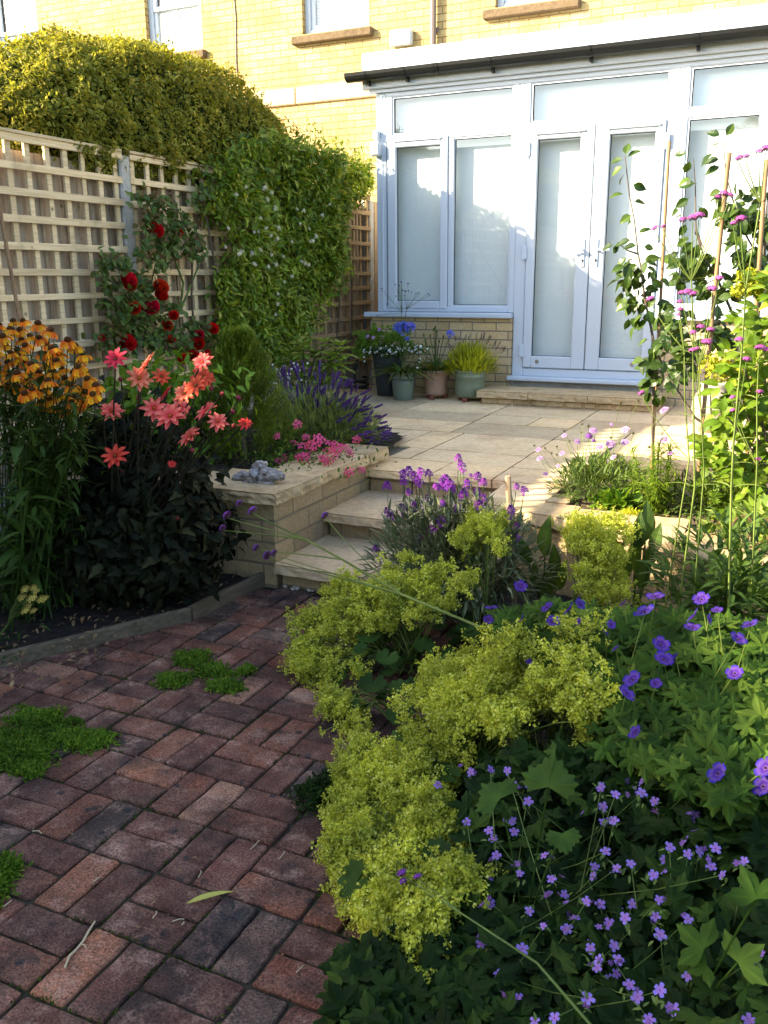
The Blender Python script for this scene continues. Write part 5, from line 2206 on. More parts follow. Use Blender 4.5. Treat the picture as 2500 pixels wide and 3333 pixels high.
b = np.array([-1.2, 3.32, .03])
P, D_ = [], []
for p in hs:
    c = curve(b+np.array([random.uniform(-.06, .06), random.uniform(-.06, .06), 0]), p, np.array([(p[0]-b[0])*.25, (p[1]-b[1])*.2, -.02]), 8)
    tube(s, c, np.linspace(.004, .0015, 8), 4, cap=False)
    for t in np.linspace(.18, .86, 30):
        i = t*7
        q = c[int(i)]*(1-i % 1)+c[min(int(i)+1, 7)]*(i % 1)
        P.append(q)
        D_.append(nrm(c[7]-c[0])*.4)
P, D_ = np.array(P), np.array(D_)
k = len(P)
s.add(leaf(.085, 3, .3, .2, .8), frames(P, nrm(D_+rsphere(k)*.9+np.array([0, 0, .1])), uni(.045, .085, k)))
P2, N2 = ell(2800, (-1.2, 3.3, .24), (.40, .30, .29), .8, -.3)
s.add(leaf(.085, 3, .3, .2, .8), frames(P2, nrm(N2+rsphere(len(P2))*.6+np.array([0, 0, .3])), uni(.05, .09, len(P2))))
s.obj('foliage', LM['grey'], wf)
# square stake in it
s = Soup()
a = z2b(940, 725, 3.35)
tube(s, [a, a+np.array([.05, .0, -.62])], .0125, 8)
tag(s.obj('wooden_stake', M['stake'], None), 'short brown wooden stake standing in the purple wallflower', 'stake')

# ------------------------------------------------------------------ lady's mantle
def mantle(label, sprays, base, cen, rad, leaves, dens=46, seed=0):
    t = thing('ladys_mantle', label, "lady's mantle", (base[0], base[1], .02))
    s, st, lv = Soup(), Soup(), Soup()
    P, N = [], []
    b = np.array([base[0], base[1], .03])
    for c, sz in sprays:
        c = np.asarray(c, float)
        j = c-nrm(c-b)*sz*.9
        st_p = curve(b+rsphere(1)[0]*np.array([.06, .06, 0]), j, (0, 0, .05), 6)
        tube(st, st_p, np.linspace(.0028, .0016, 6), 4, cap=False)
        for q in range(13):
            e = c+rng.normal(size=3)*sz*np.array([.52, .52, .44])
            tube(st, curve(j, e, (0, 0, .01), 4), .0009, 3, cap=False)
            k = int(dens*random.uniform(.5, 1.4)*1.35)
            nc = max(2, k//7)
            cc = e+rng.normal(size=(nc, 3))*sz*.19
            PP = cc[rng.integers(0, nc, k)]+rng.normal(size=(k, 3))*.0048
            P.append(PP)
            N.append(nrm(rsphere(k)+np.array([0, -.3, .7])))
    P, N = np.vstack(P), np.vstack(N)
    k = len(P)
    s.add(STAR, facing(P, N, .0044*uni(.6, 1.3, k), uni(0, 6, k)))
    s.obj('flower_froth', LM['froth'], t)
    st.obj('stem', LM['vstem'], t)
    if leaves:
        LP, LN = ell(int(leaves*.9), (cen[0], cen[1], .06), (rad[0]*.95, rad[1]*.95, rad[2]*.75), .8, -.1)
        n = nrm(LN*.6+np.array([0, -.25, .7])+rsphere(len(LP))*.35)
        lv.add(SCAL, facing(LP, n, .085*uni(.65, 1.25, len(LP)), uni(0, 6, len(LP))))
        stems_to(lv, b, LP[::2], .002, .0015, .05, 4, 3, .05)
        lv.obj('foliage', LM['alch'], t, True)
    return t


STAR = T([(0, 0, 0), (.35, .35, .1), (0, 1, .25), (-.35, .35, .1), (1, 0, .25), (.35, -.35, .1), (0, -1, .25), (-.35, -.35, .1), (-1, 0, .25)],
         [(0, 1, 2, 3), (0, 5, 4, 1), (0, 7, 6, 5), (0, 3, 8, 7)])


def sp(lst, sz=.05):
    return [(pt(u, v, Y=y+random.uniform(-.05, .05)), sz*random.uniform(.8, 1.25)) for (u, v, y) in lst]


def fillsp(poly, k, ya, yb, va, vb, sz=.05):
    o = []
    for (u, v) in scatter(poly, int(k*1.2)):
        y = ya+(yb-ya)*(v-va)/(vb-va)
        p = pt(u, v, Y=y+random.uniform(-.08, .05))
        p[2] = max(p[2], .05)
        o.append((p, sz*random.uniform(.8, 1.25)))
    return o


mantle('frothy lime green lady\'s mantle beside the bottom step', fillsp([(640, 1420), (650, 1340), (720, 1270), (760, 1240), (850, 1200), (920, 1200), (1010, 1250), (1010, 1300), (940, 1330), (860, 1330), (810, 1380), (740, 1480), (700, 1490), (640, 1460)], 62, 2.95, 2.55, 1200, 1500), (-1.22, 2.78), (-1.2, 2.75, .16), (.36, .3, .22), 46)
mantle('sparse low lady\'s mantle sprays trailing over the path bricks', fillsp([(690, 1490), (760, 1480), (790, 1560), (760, 1600), (710, 1580)], 9, 2.45, 2.3, 1480, 1600, .04), (-1.12, 2.45), (-1.12, 2.42, .1), (.16, .14, .12), 14)
mantle('frothy lime lady\'s mantle in the middle of the right bed below blue geraniums', fillsp([(890, 1500), (940, 1440), (1020, 1420), (1060, 1380), (1180, 1370), (1240, 1420), (1290, 1480), (1270, 1560), (1180, 1530), (1110, 1560), (1000, 1560), (900, 1580)], 62, 2.55, 2.0, 1370, 1580), (-.74, 2.2), (-.72, 2.22, .16), (.34, .28, .2), 40)
mantle('large frothy lime lady\'s mantle overhanging the foreground bricks', fillsp([(770, 1640), (800, 1580), (890, 1570), (960, 1600), (1000, 1640), (960, 1720), (960, 1800), (1010, 1850), (1060, 1900), (1000, 1960), (930, 2050), (850, 2050), (780, 1990), (720, 1920), (730, 1850), (745, 1790), (735, 1700), (740, 1620), (830, 1550)], 140, 2.12, 1.5, 1570, 2000, .045), (-.82, 1.9), (-.74, 1.82, .12), (.22, .34, .2), 24, 44)
mantle('upright lime lady\'s mantle in front of the right retaining wall', fillsp([(1230, 1130), (1290, 1110), (1370, 1130), (1350, 1180), (1340, 1230), (1410, 1250), (1400, 1300), (1310, 1300), (1250, 1240), (1230, 1190)], 30, 3.42, 3.1, 1110, 1300, .05), (-.66, 3.3), (-.64, 3.25, .14), (.24, .2, .16), 22)
mantle('small lime lady\'s mantle growing through the wallflower', fillsp([(1000, 1130), (1080, 1110), (1120, 1150), (1100, 1210), (1040, 1190), (990, 1170)], 12, 3.2, 3.1, 1110, 1210, .042), (-1.02, 3.1), (-1.0, 3.08, .12), (.2, .16, .12), 14)

mantle('thin airy lady\'s mantle sprays woven through the blue geraniums', fillsp([(1060, 1370), (1180, 1330), (1330, 1370), (1350, 1480), (1300, 1560), (1180, 1540)], 26, 2.4, 2.0, 1330, 1560, .04), (-.5, 2.25), (-.5, 2.25, .1), (.1, .1, .1), 0, 20)

# ------------------------------------------------------------------ blue geranium
bgm = thing('blue_geranium', 'sprawling geranium with large violet blue flowers in right bed', 'geranium', (-.3, 2.3, .02))


def z3c(x, y, Y):
    return pt((1500+x/1.659)/1.50693, (1500+y/1.659)/1.50693, Y=Y)


hs = []
for (x, y, r, Y) in ((322, 680, .026, 2.6), (165, 800, .026, 2.5), (148, 860, .02, 2.48), (470, 795, .026, 2.45), (590, 805, .031, 2.4), (640, 775, .022, 2.42), (500, 870, .024, 2.35), (995, 820, .035, 2.3), (1050, 740, .031, 2.35), (880, 770, .016, 2.4), (1300, 750, .027, 2.35), (1260, 840, .028, 2.3), (1250, 905, .026, 2.28), (1335, 855, .018, 2.3), (1385, 810, .018, 2.3), (1565, 890, .026, 2.25), (1495, 965, .026, 2.2), (1080, 995, .028, 2.2), (1095, 1075, .030, 2.15), (930, 1185, .030, 2.05), (890, 1260, .028, 2.0), (1055, 1205, .018, 2.05), (1480, 1150, .024, 2.05), (335, 850, .016, 2.4), (640, 870, .016, 2.35), (810, 885, .016, 2.3), (945, 1470, .022, 1.9), (840, 1015, .014, 2.2), (370, 1090, .014, 2.2), (1160, 1060, .014, 2.2), (780, 930, .012, 2.3)):
    p = z3c(x, y, Y)
    hs.append(p)
    flower('blue', bgm, p, r*.92, tocam(p)*random.uniform(-.1, .7)+np.array([random.gauss(-.1, .5), 0, .35+random.random()*.5]))
for (u, v, Y) in ((1552, 1672, 1.75), (1655, 1660, 1.75), (1650, 1700, 1.75)):
    p = pt(u, v, Y=Y)
    hs.append(p)
    flower('blue', bgm, p, .026, (-.5, -.3, .5))
s = Soup()
stems_to(s, (-.25, 2.25, .05), hs, .0022, .0013, .35, 6, 4, -.12)
s.obj('stem', LM['vstem'], bgm)
s = Soup()
P = []
for (u, v) in scatter([(1060, 1330), (1180, 1300), (1330, 1320), (1500, 1340), (1680, 1360), (1700, 1700), (1600, 1740), (1450, 1700), (1300, 1620), (1250, 1480), (1130, 1420)], 1350):
    Y = 2.52-(v-1300)*.0019+random.uniform(-.03, .22)
    P.append(pt(u, v, Y=Y))
P = np.array(P)
P[:, 2] = np.maximum(P[:, 2], .06)
n = nrm(np.array([0, -.45, .8])+rsphere(len(P))*.4)
s.add(PALM5, facing(P, n, .043*uni(.55, 1.35, len(P)), uni(0, 6, len(P))))
stems_to(s, (-.25, 2.2, .04), P[::6], .002, .0012, .4, 4, 3, 0)
s.obj('foliage', LM['ger'], bgm, True)

# ------------------------------------------------------------------ lilac geranium
lg = thing('lilac_geranium', 'low geranium dotted with small lilac flowers filling lower right corner', 'geranium', (-.3, 1.6, .02))


def z5(x, y, Y):
    return pt((1000+x/1.106)/1.50693, (2500+y/1.106)/1.50693, Y=Y)


LF = [(590, 15), (660, 5), (720, 10), (800, 30), (795, 60), (745, 62), (470, 62), (575, 195), (655, 225), (670, 255), (740, 190), (745, 230), (795, 120), (985, 155), (1060, 65), (1105, 55), (1110, 95), (1165, 100), (1205, 50), (1205, 90), (1250, 120), (1065, 140), (1105, 190), (1065, 195), (1415, 45), (1385, 200), (1395, 170), (1305, 285), (1360, 258), (1370, 310), (1410, 300), (1470, 290), (1285, 330), (1280, 365), (1245, 385), (1165, 345), (1115, 360), (1035, 355), (1030, 390), (1075, 300), (1455, 355), (1495, 385), (1575, 335), (760, 345), (765, 380), (855, 315), (680, 315), (650, 395), (880, 400), (870, 455), (925, 455), (1005, 480), (1055, 490), (1265, 475), (1255, 535), (1170, 490), (1145, 540), (1085, 560), (960, 545), (935, 580), (850, 570), (800, 515), (660, 490), (625, 635), (510, 715), (465, 790), (415, 845), (690, 740), (615, 790), (760, 830), (715, 815), (775, 650), (1020, 650), (1105, 640), (1050, 690), (1045, 720), (1120, 690), (1085, 760), (1010, 830), (1190, 825), (1270, 600), (1270, 800), (1370, 750), (1370, 545), (1320, 870), (890, 900), (820, 910), (180, 600), (240, 635), (245, 700), (325, 730), (1610, 685), (1590, 910), (1230, 905), (1160, 780), (950, 250)]
hs = []
for (x, y) in LF[:98]:
    p = z5(x, y, 1.86-y*.00062+random.uniform(-.05, .05))
    if p[2] < .08:
        p = z5(x, y, 1.5)
    p[2] = max(p[2], .06)
    hs.append(p)
    flower('lilac', lg, p, random.uniform(.010, .0135), tocam(p)*random.uniform(.2, .9)+np.array([random.gauss(0, .35), 0, .4]))
s = Soup()
stems_to(s, (-.3, 1.62, .04), hs, .0016, .001, .3, 5, 3, -.05)
for p in hs:
    k = random.randint(3, 7)
    s.add(LL3, frames(p+rsphere(k)*.012-np.array([0, 0, .012]), rsphere(k)+np.array([0, -.2, .2]), .013*uni(.7, 1.4, k)))
s.obj('stem', LM['stem'], lg)
s = Soup()
P = []
for (u, v) in scatter([(1020, 1640), (1200, 1600), (1400, 1640), (1700, 1680), (1720, 2240), (700, 2260), (740, 2060), (900, 2010), (1030, 1900), (1000, 1780)], 2600):
    Y = 1.95-(v-1600)*.0010+random.uniform(-.02, .2)
    p = pt(u, v, Y=Y)
    if p[2] < .04:
        p = pt(u, v, Z=random.uniform(.04, .12))
    P.append(p)
P = np.array(P)
n = nrm(np.array([0, -.35, .8])+rsphere(len(P))*.5)
s.add(PALM3, facing(P, n, .038*uni(.55, 1.4, len(P)), uni(0, 6, len(P))))
s.obj('foliage', LM['dark'], lg, True)
s = Soup()
f_lilac(s)
TL = s.tmpl()
s = Soup()
for (x, y) in LF[::1]+LF[::2]:
    x, y = x+random.gauss(0, 16), y+random.gauss(0, 14)
    p = z5(x, y, 1.88-y*.00062+random.uniform(-.05, .06))
    if p[2] < .08:
        continue
    n = tocam(p)*random.uniform(-.1, .7)+rsphere(1)[0]*.7+np.array([0, 0, .4])
    t_ = random.uniform(.6, 1.15)
    s.add(TL, facing(p, n, random.uniform(.006, .0105), random.uniform(0, 6)), [[t_*random.uniform(.9, 1.2), t_*.95, t_]])
tag(s.obj('small_flowers', M['flower'], lg), None, None, None, 'stuff')

# a self sown plant with three big toothed leaves
LM['big'] = leafmat('big soft leaf', (.03, .07, .014), (.05, .10, .02), None, .6, .3, .1)
bl = thing('big_leaf_seedling', 'young plant with three large toothed leaves among lilac flowers', 'plant', (-.42, 1.62, .02))
BIG = palmate(3, .22, 4, .18, 2*PI*.62, 16)
s = Soup()
for (u, v, Y, sz, n, ro_) in ((1185, 1700, 1.55, .062, (-.1, -.75, .6), .1), (1080, 1725, 1.6, .06, (-.2, -.35, .9), 1.5), (1215, 1800, 1.5, .038, (.2, -.6, .7), 3.3)):
    p = pt(u, v, Y=Y)
    s.add(BIG, facing(p, n, sz, ro_))
    tube(s, curve((-.42, 1.62, .03), p, (0, 0, .02), 5), .002, 4, cap=False)
s.obj('foliage', LM['big'], bl, True)
bl2 = thing('big_leaf_seedling', 'pale green lobed leaf cluster at the bottom right corner', 'plant', (-.08, 1.42, .02))
s = Soup()
for (x, y, sz, n, ro_) in ((1430, 650, .055, (-.1, -.6, .7), 1.2), (1550, 700, .055, (.1, -.5, .8), -.9), (1440, 710, .036, (-.2, -.6, .7), 2.4), (1580, 790, .05, (.2, -.5, .6), -2.2), (1330, 870, .045, (-.2, -.6, .6), .6), (1620, 470, .055, (.1, -.5, .8), .4)):
    p = z5(x, y, 1.40)
    s.add(PALM3, facing(p, n, sz, ro_))
    tube(s, curve((-.08, 1.42, .03), p, (0, 0, .02), 5), .002, 4, cap=False)
s.obj('foliage', LM['ger'], bl2, True)

# broad leaved rosettes by the retaining wall
for (cx, cy, lab, lst) in ((-.86, 3.42, 'broad grey green leaf rosette left of the upright lady\'s mantle', ((1130, 1180), (1175, 1160), (1200, 1200), (1150, 1230), (1210, 1240), (1180, 1260), (1110, 1240))), (-.50, 3.45, 'tall upright oval leaves against the retaining wall coping', ((1380, 1140), (1400, 1120), (1370, 1190), (1410, 1180), (1420, 1150), (1345, 1210), (1390, 1230)))):
    t = thing('broad_leaf_plant', lab, 'plant', (cx, cy, .02))
    s = Soup()
    for (u, v) in lst:
        p = pt(u, v, Y=cy-.05+random.uniform(-.06, .06))
        b = np.array([cx, cy, .06])
        d = nrm(p-b+np.array([0, -.05, .05]))
        s.add(leaf(.2, 6, .25, .25, .8), frames(p-d*.1, d, random.uniform(.13, .19), up=(random.gauss(0, .4), -1, .3)))
        tube(s, [b, p-d*.1], .003, 4, cap=False)
    s.obj('foliage', LM['broad'], t)

# allium seed head
al = thing('allium_seedhead', 'dry straw coloured allium seed globe by the retaining wall', 'allium', (-.33, 3.2, .02))
s = Soup()
c = pt(1452, 1195, Y=3.2)
for i in range(130):
    n = rsphere(1)[0]
    L = .075*random.uniform(.6, 1.1)
    tube(s, [c, c+n*L], .0008, 3, cap=False)
    tube(s, [c+n*L, c+n*L*1.2+rsphere(1)[0]*.008], [.0014, .0006], 3, cap=False)
s.obj('seedhead', LM['tan'], al)
s = Soup()
tube(s, [(-.33, 3.2, .02), c], .003, 5)
s.obj('stem', LM['tan'], al)

# ------------------------------------------------------------------ tall verbenas at right
def verbena(label, base, joints, heads_, r=.0040, foliage=True, mat_='vstem', fk='verb'):
    t = thing('tall_verbena', label, 'verbena', (base[0], base[1], base[2]))
    s = Soup()
    J = [np.asarray(base, float)]+[np.asarray(j, float) for j in joints]
    tube(s, J, np.linspace(r, r*.55, len(J)), 5)
    for (p, ji, sz) in heads_:
        p = np.asarray(p, float)
        tube(s, curve(J[ji], p-np.array([0, 0, sz*.5]), (p-J[ji])*np.array([.06, .06, 0]), 6), np.linspace(r*.5, .0013, 6), 4, cap=False)
        flower(fk, t, p, sz*(.70 if fk == 'verb' else 1), (p-J[ji])*np.array([1, 1, 0])*1.2+np.array([0, -.15, 1])*.3)
    if foliage:
        for j in J[1:]:
            for sg in (-1, 1):
                d = nrm(np.array([sg, random.gauss(0, .5), .5]))
                s.add(leaf(.09, 4, .25, .4, .7), frames(j, d, random.uniform(.05, .1)))
    s.obj('stem', LM[mat_], t)
    return t


def Q(x, y, Y):
    return pt((1900+x/2.765)/1.50693, (900+y/2.765)/1.50693, Y=Y)


def Qu(x, y, Y):
    return pt((1900+x/2.765)/1.50693, (400+y/2.765)/1.50693, Y=Y)


Y1 = 3.0
verbena('tall pink verbena whose two flat heads face the double doors', (-.30, 3.0, .02), [Q(1000, 1900, Y1), Q(990, 1270, Y1), Q(985, 700, Y1), Qu(970, 1420, Y1)],
        [(Qu(985, 850, Y1), 4, .026), (Qu(1040, 830, Y1), 4, .026), (Qu(890, 870, Y1), 4, .022), (Qu(640, 945, Y1), 4, .020), (Qu(715, 930, Y1), 4, .014), (Qu(1270, 635, Y1), 4, .024), (Qu(1320, 650, Y1), 4, .018), (Qu(1210, 665, Y1), 4, .016)])
verbena('pink verbena with a bent side shoot crossing the sapling', (-.36, 3.05, .02), [Q(950, 1650, 3.05), Q(910, 1100, 3.05), Q(905, 660, 3.05)],
        [(Q(600, 200, 3.05), 3, .022), (Q(870, 225, 3.05), 3, .018), (Q(868, 295, 3.05), 3, .018), (Q(855, 345, 3.05), 3, .013), (Q(520, 1045, 3.05), 1, .019)], .0032)
verbena('pink verbena with clustered heads above the lime shrub', (-.24, 3.02, .02), [Q(1085, 1750, 2.95), Q(1055, 1200, 2.95), Q(1040, 800, 2.95)],
        [(Qu(930, 1520, 2.95), 3, .024), (Qu(980, 1535, 2.95), 3, .022), (Qu(880, 1525, 2.95), 3, .016), (Q(985, 500, 2.95), 3, .018), (Q(1055, 450, 2.95), 3, .019), (Q(1140, 475, 2.95), 3, .019), (Q(1110, 585, 2.95), 3, .026), (Q(980, 660, 2.95), 2, .018), (Q(1020, 645, 2.95), 2, .014), (Qu(1220, 1395, 2.95), 3, .02), (Qu(1160, 1490, 2.95), 3, .022)], .0032)
verbena('tallest verbena with crimson tinged heads at the right edge', (-.10, 2.92, .02), [Q(1330, 1900, 2.92), Q(1350, 1480, 2.92), Q(1420, 700, 2.92), Qu(1460, 1490, 2.92), Qu(1590, 720, 2.92)],
        [(Qu(1395, 315, 2.92), 5, .022), (Qu(1460, 300, 2.92), 5, .017), (Qu(1580, 255, 2.92), 5, .018), (Qu(1640, 225, 2.92), 5, .024), (Qu(1415, 860, 2.92), 4, .026), (Qu(1350, 900, 2.92), 4, .017), (Q(1400, 565, 2.92), 3, .022), (Q(1465, 740, 2.92), 2, .019)], .0042)
verbena('verbena with pink heads low among the lime leaves', (-.04, 2.98, .02), [Q(1560, 1700, 2.98), Q(1560, 1100, 2.98), Q(1575, 760, 2.98)],
        [(Q(1590, 640, 2.98), 3, .026), (Q(1650, 660, 2.98), 3, .02), (Q(1585, 1035, 2.98), 2, .017), (Q(1340, 1085, 2.98), 1, .016), (Q(1340, 1200, 2.98), 1, .014), (Q(1575, 1640, 2.98), 1, .014)], .0032)
# verbena leaning over the path towards the steps
lj = [pt(1050, 1360, Y=2.45), pt(870, 1285, Y=2.5), pt(738, 1208, Y=2.6), pt(660, 1165, Y=2.68)]
verbena('fallen verbena stem leaning left across the path towards the wall', (-.62, 2.35, .04), lj,
        [(pt(490, 1113, Y=2.75), 4, .021), (pt(545, 1103, Y=2.75), 4, .022), (pt(517, 1087, Y=2.75), 4, .016), (pt(481, 1141, Y=2.75), 4, .018), (pt(553, 1183, Y=2.68), 3, .017), (pt(577, 1200, Y=2.65), 2, .021), (pt(592, 1194, Y=2.65), 2, .015), (pt(702, 1113, Y=2.6), 2, .016)], .006, False, 'vstem', 'verb_dark')
verbena('verbena stem with one dark head leaning in from the bottom edge', pt(1290, 2230, Y=1.3), [pt(1160, 2080, Y=1.36), pt(1000, 1975, Y=1.42)],
        [(pt(868, 1885, Y=1.5), 2, .013), (pt(872, 1903, Y=1.5), 2, .012), (pt(902, 1893, Y=1.5), 2, .010)], .0032, False, 'stem', 'verb_dark')

# ------------------------------------------------------------------ sapling whips and canes
def sapling(label, base, stem, leaves, sz=.085, r=.008, extra=(), name='sapling'):
    t = thing(name, label, 'sapling', base)
    s = Soup()
    pts = [np.asarray(base, float)]+stem
    tube(s, pts, np.linspace(r, .002, len(pts)), 6)
    for c in extra:
        tube(s, c, np.linspace(r*.7, .002, len(c)), 5)
    s.obj('trunk', M['bark'], t)
    s = Soup()
    for (p, d, k) in leaves:
        d = nrm(np.asarray(d, float))
        s.add(LO4, frames(p, d, sz*k*random.uniform(.85, 1.15), roll=random.uniform(-.7, .7), up=(random.gauss(0, .5), -.8, .7)))
    s.obj('foliage', LM['sap'], t)
    return t


Ys = 4.55
stem = [Q(620, 1400, Ys), Q(640, 650, Ys), Q(600, 430, Ys), Q(560, 250, Ys), Q(530, 60, Ys), Qu(515, 1300, Ys), Qu(490, 1180, Ys), Qu(455, 870, Ys), Qu(410, 640, Ys), Qu(375, 330, Ys), Qu(378, 290, Ys)]
lv = []
for (x, y, dx, dy) in ((380, 320, .9, .6), (360, 335, -.9, .1), (380, 300, 0, 1), (365, 385, -1, -.5), (375, 455, -.8, -.7), (430, 548, 1, -.4), (375, 640, -1, -.0), (440, 715, .9, .1), (440, 820, -.7, -.5), (440, 885, -.9, -.3), (480, 1000, .7, .4), (440, 1050, -1, -.2), (490, 1105, -1, 0), (530, 1115, 1, -.1), (350, 1090, -1, -.1), (280, 1095, -1, -.2), (330, 1105, -.6, -.4), (500, 1225, -.9, .1), (400, 1200, -.8, -.7), (450, 1240, -1, -.4), (470, 1260, -1, -.6), (475, 1300, -1, -.3), (530, 1240, 1, .2), (540, 1250, 1, -.1), (550, 1290, .9, -.3), (450, 1380, -.6, -.9), (400, 1400, -.8, -.6), (440, 1440, -.5, -1), (500, 1400, -.3, -1), (480, 1480, .2, -1), (330, 1410, -1, -.3), (350, 1440, -.8, -.7), (560, 1500, .5, -.9), (620, 1440, .1, 1), (480, 1540, -.3, -1), (500, 1590, -.5, -1)):
    p = Qu(x, y, Ys+random.uniform(-.03, .03))
    lv.append((p, (dx, random.gauss(0, .4), dy), 1.0))
for (x, y, dx, dy) in ((480, 160, -.6, -1), (450, 230, -.7, -1), (520, 240, .2, -1), (640, 260, .9, .3), (690, 300, .9, .2), (680, 350, -.6, -.9), (530, 320, -.5, -.9), (500, 350, -.4, -1), (460, 360, -.4, -1), (640, 570, 1, .2), (680, 560, -.3, -.9), (740, 540, .2, -1), (760, 430, .9, .4), (650, 730, .3, 1), (620, 760, -1, .1), (640, 790, -1, -.2), (590, 800, -1, -.1), (640, 850, -.9, -.5), (690, 840, .3, -.9), (740, 870, .8, .3), (740, 800, .9, .4), (600, 920, -.8, -.3), (700, 990, .9, .1), (600, 1010, -.5, -.9), (640, 1060, .2, -1)):
    lv.append((Q(x, y, Ys+random.uniform(-.05, .05)), (dx, random.gauss(0, .4), dy), 1.05))
sapling('slim young tree with oval leaves in front of the right hand door', (-.60, Ys, .37), stem, lv+[(q+rsphere(1)[0]*.05, (random.gauss(-.3, .8), random.gauss(0, .4), random.gauss(-.5, .5)), 1.0) for (q, d_, k_) in lv[20:] for _ in (0, 1)], .072, .008, [[Qu(490, 1180, Ys), Qu(400, 1150, Ys), Qu(330, 1100, Ys)], [Q(640, 650, Ys), Q(760, 880, Ys), Q(900, 1130, Ys)]])
Yb = 4.9
lv = []
pts2 = []
for (x, y, dx, dy) in ((940, 275, -1, .1), (960, 330, -.3, -.8), (940, 385, -1, -.4), (980, 490, -.9, -.3), (1020, 545, -1, 0), (960, 670, -.9, -.6), (1030, 745, .6, -.8), (870, 780, -1, -.3), (900, 830, -1, -.2), (930, 900, -.5, -1), (940, 1045, -1, -.6), (1000, 1060, -.8, -.8), (1180, 260, -.9, -.7), (1240, 190, -1, .0), (1240, 330, -1, 0), (1240, 385, -1, -.4), (1240, 120, -.9, .4), (1270, 130, .5, .8), (1380, 580, .6, -.9), (1400, 690, 1, .1), (1250, 610, -1, -.2)):
    lv.append((Qu(x, y, Yb+random.uniform(-.05, .05)), (dx, random.gauss(0, .4), dy), 1.05))
for (cx, cy, k, rr) in ((1000, 1190, 44, 90), (1060, 1260, 30, 80), (900, 1300, 22, 70), (1330, 780, 30, 90), (1400, 900, 30, 90), (1480, 830, 22, 60), (1440, 1160, 24, 70), (1570, 1200, 34, 80), (1600, 1000, 16, 60), (1240, 1450, 10, 70), (1330, 1520, 10, 60), (1100, 1440, 14, 80), (1500, 1290, 20, 70), (1640, 640, 8, 50), (1650, 900, 10, 50)):
    for _ in range(k):
        x, y = random.gauss(cx, rr*.6), random.gauss(cy, rr*.8)
        lv.append((Qu(x, y, Yb+random.uniform(-.2, .2)), (random.gauss(-.4, .8), random.gauss(0, .5), random.gauss(-.55, .5)), random.uniform(.8, 1.15)))
for (cx, cy, k, rr) in ((860, 450, 26, 90), (780, 480, 18, 70), (930, 640, 20, 80), (900, 760, 18, 70), (860, 860, 14, 70), (1200, 450, 22, 90), (1280, 520, 20, 80), (1000, 720, 16, 80)):
    for _ in range(k):
        x, y = random.gauss(cx, rr*.6), random.gauss(cy, rr*.6)
        lv.append((Q(x, y, Yb+random.uniform(-.2, .2)), (random.gauss(-.3, .8), random.gauss(0, .5), random.gauss(-.2, .6)), random.uniform(.8, 1.2)))
b0 = Q(1200, 1520, 5.0)
sapling('leafy multi stemmed young tree at the right between canes', (float(b0[0]), 5.0, .37), [Q(1200, 1400, 4.95), Q(1250, 1180, Yb), Q(1360, 850, Yb), Q(1380, 430, Yb), Q(1220, 60, Yb), Qu(1080, 1200, Yb), Qu(1010, 980, Yb), Qu(1005, 600, Yb), Qu(990, 320, Yb)], lv, .078, .014,
        [[Q(1200, 1400, 4.95), Q(1000, 1270, Yb), Q(850, 1030, Yb), Q(740, 880, Yb)], [Q(1250, 1180, Yb), Q(1500, 880, Yb), Q(1580, 300, Yb), Qu(1620, 1300, Yb), Qu(1400, 900, Yb), Qu(1280, 460, Yb), Qu(1255, 150, Yb)], [Q(1200, 1400, 4.95), Q(1150, 1320, Yb), Q(1140, 1000, Yb)], [Qu(1010, 980, Yb), Qu(1080, 1130, Yb)], [Qu(1620, 1300, Yb), Qu(1650, 700, Yb)]])
for (a, b, r_, lab) in ((Qu(770, 165, 4.6), Q(620, 1560, 4.62), .0075, 'slender brown cane supporting the slim young tree'), (Qu(1312, 268, 4.75), Q(1050, 1640, 4.7), .0105, 'thick bamboo cane leaning behind the pink verbena'), (Qu(1648, 330, 4.3), Q(1470, 1700, 4.3), .009, 'bamboo cane rising behind the lime shrub at right edge')):
    s = Soup()
    a, b = np.asarray(a), np.asarray(b)
    b = b+(b-a)*max(0, (b[2]-.36)/(a[2]-b[2]))
    m = 12
    C = curve(a, b, (random.uniform(-.012, .012), 0, 0), m*3)
    tube(s, C, [r_*(1.12 if i % 6 == 0 else 1) for i in range(m*3)], 8)
    tag(s.obj('garden_cane', M['cane'], None, True), lab, 'cane', 'bamboo canes in the right bed')
s = Soup()
a, b = Q(1385, 560, 5.15), Q(1215, 1700, 5.1)
tube(s, [a, (a+b)/2, b], .028, 10)
tag(s.obj('tree_stake', M['stake'], None, True), 'stout round wooden post half hidden in the lime green shrub', 'stake')
jar = thing('glazed_jar', 'cream glazed jar half hidden behind the right saplings', 'jar', (-.55, 6.55, .39))
s = Soup()
lathe(s, [(.08, 0), (.12, .05), (.145, .13), (.14, .21), (.11, .28), (.085, .31), (.10, .335), (.085, .335), (.08, .30)], (-.50, 6.45, .391), 28)
s.obj('jar_body', M['cream_pot'], jar, True)

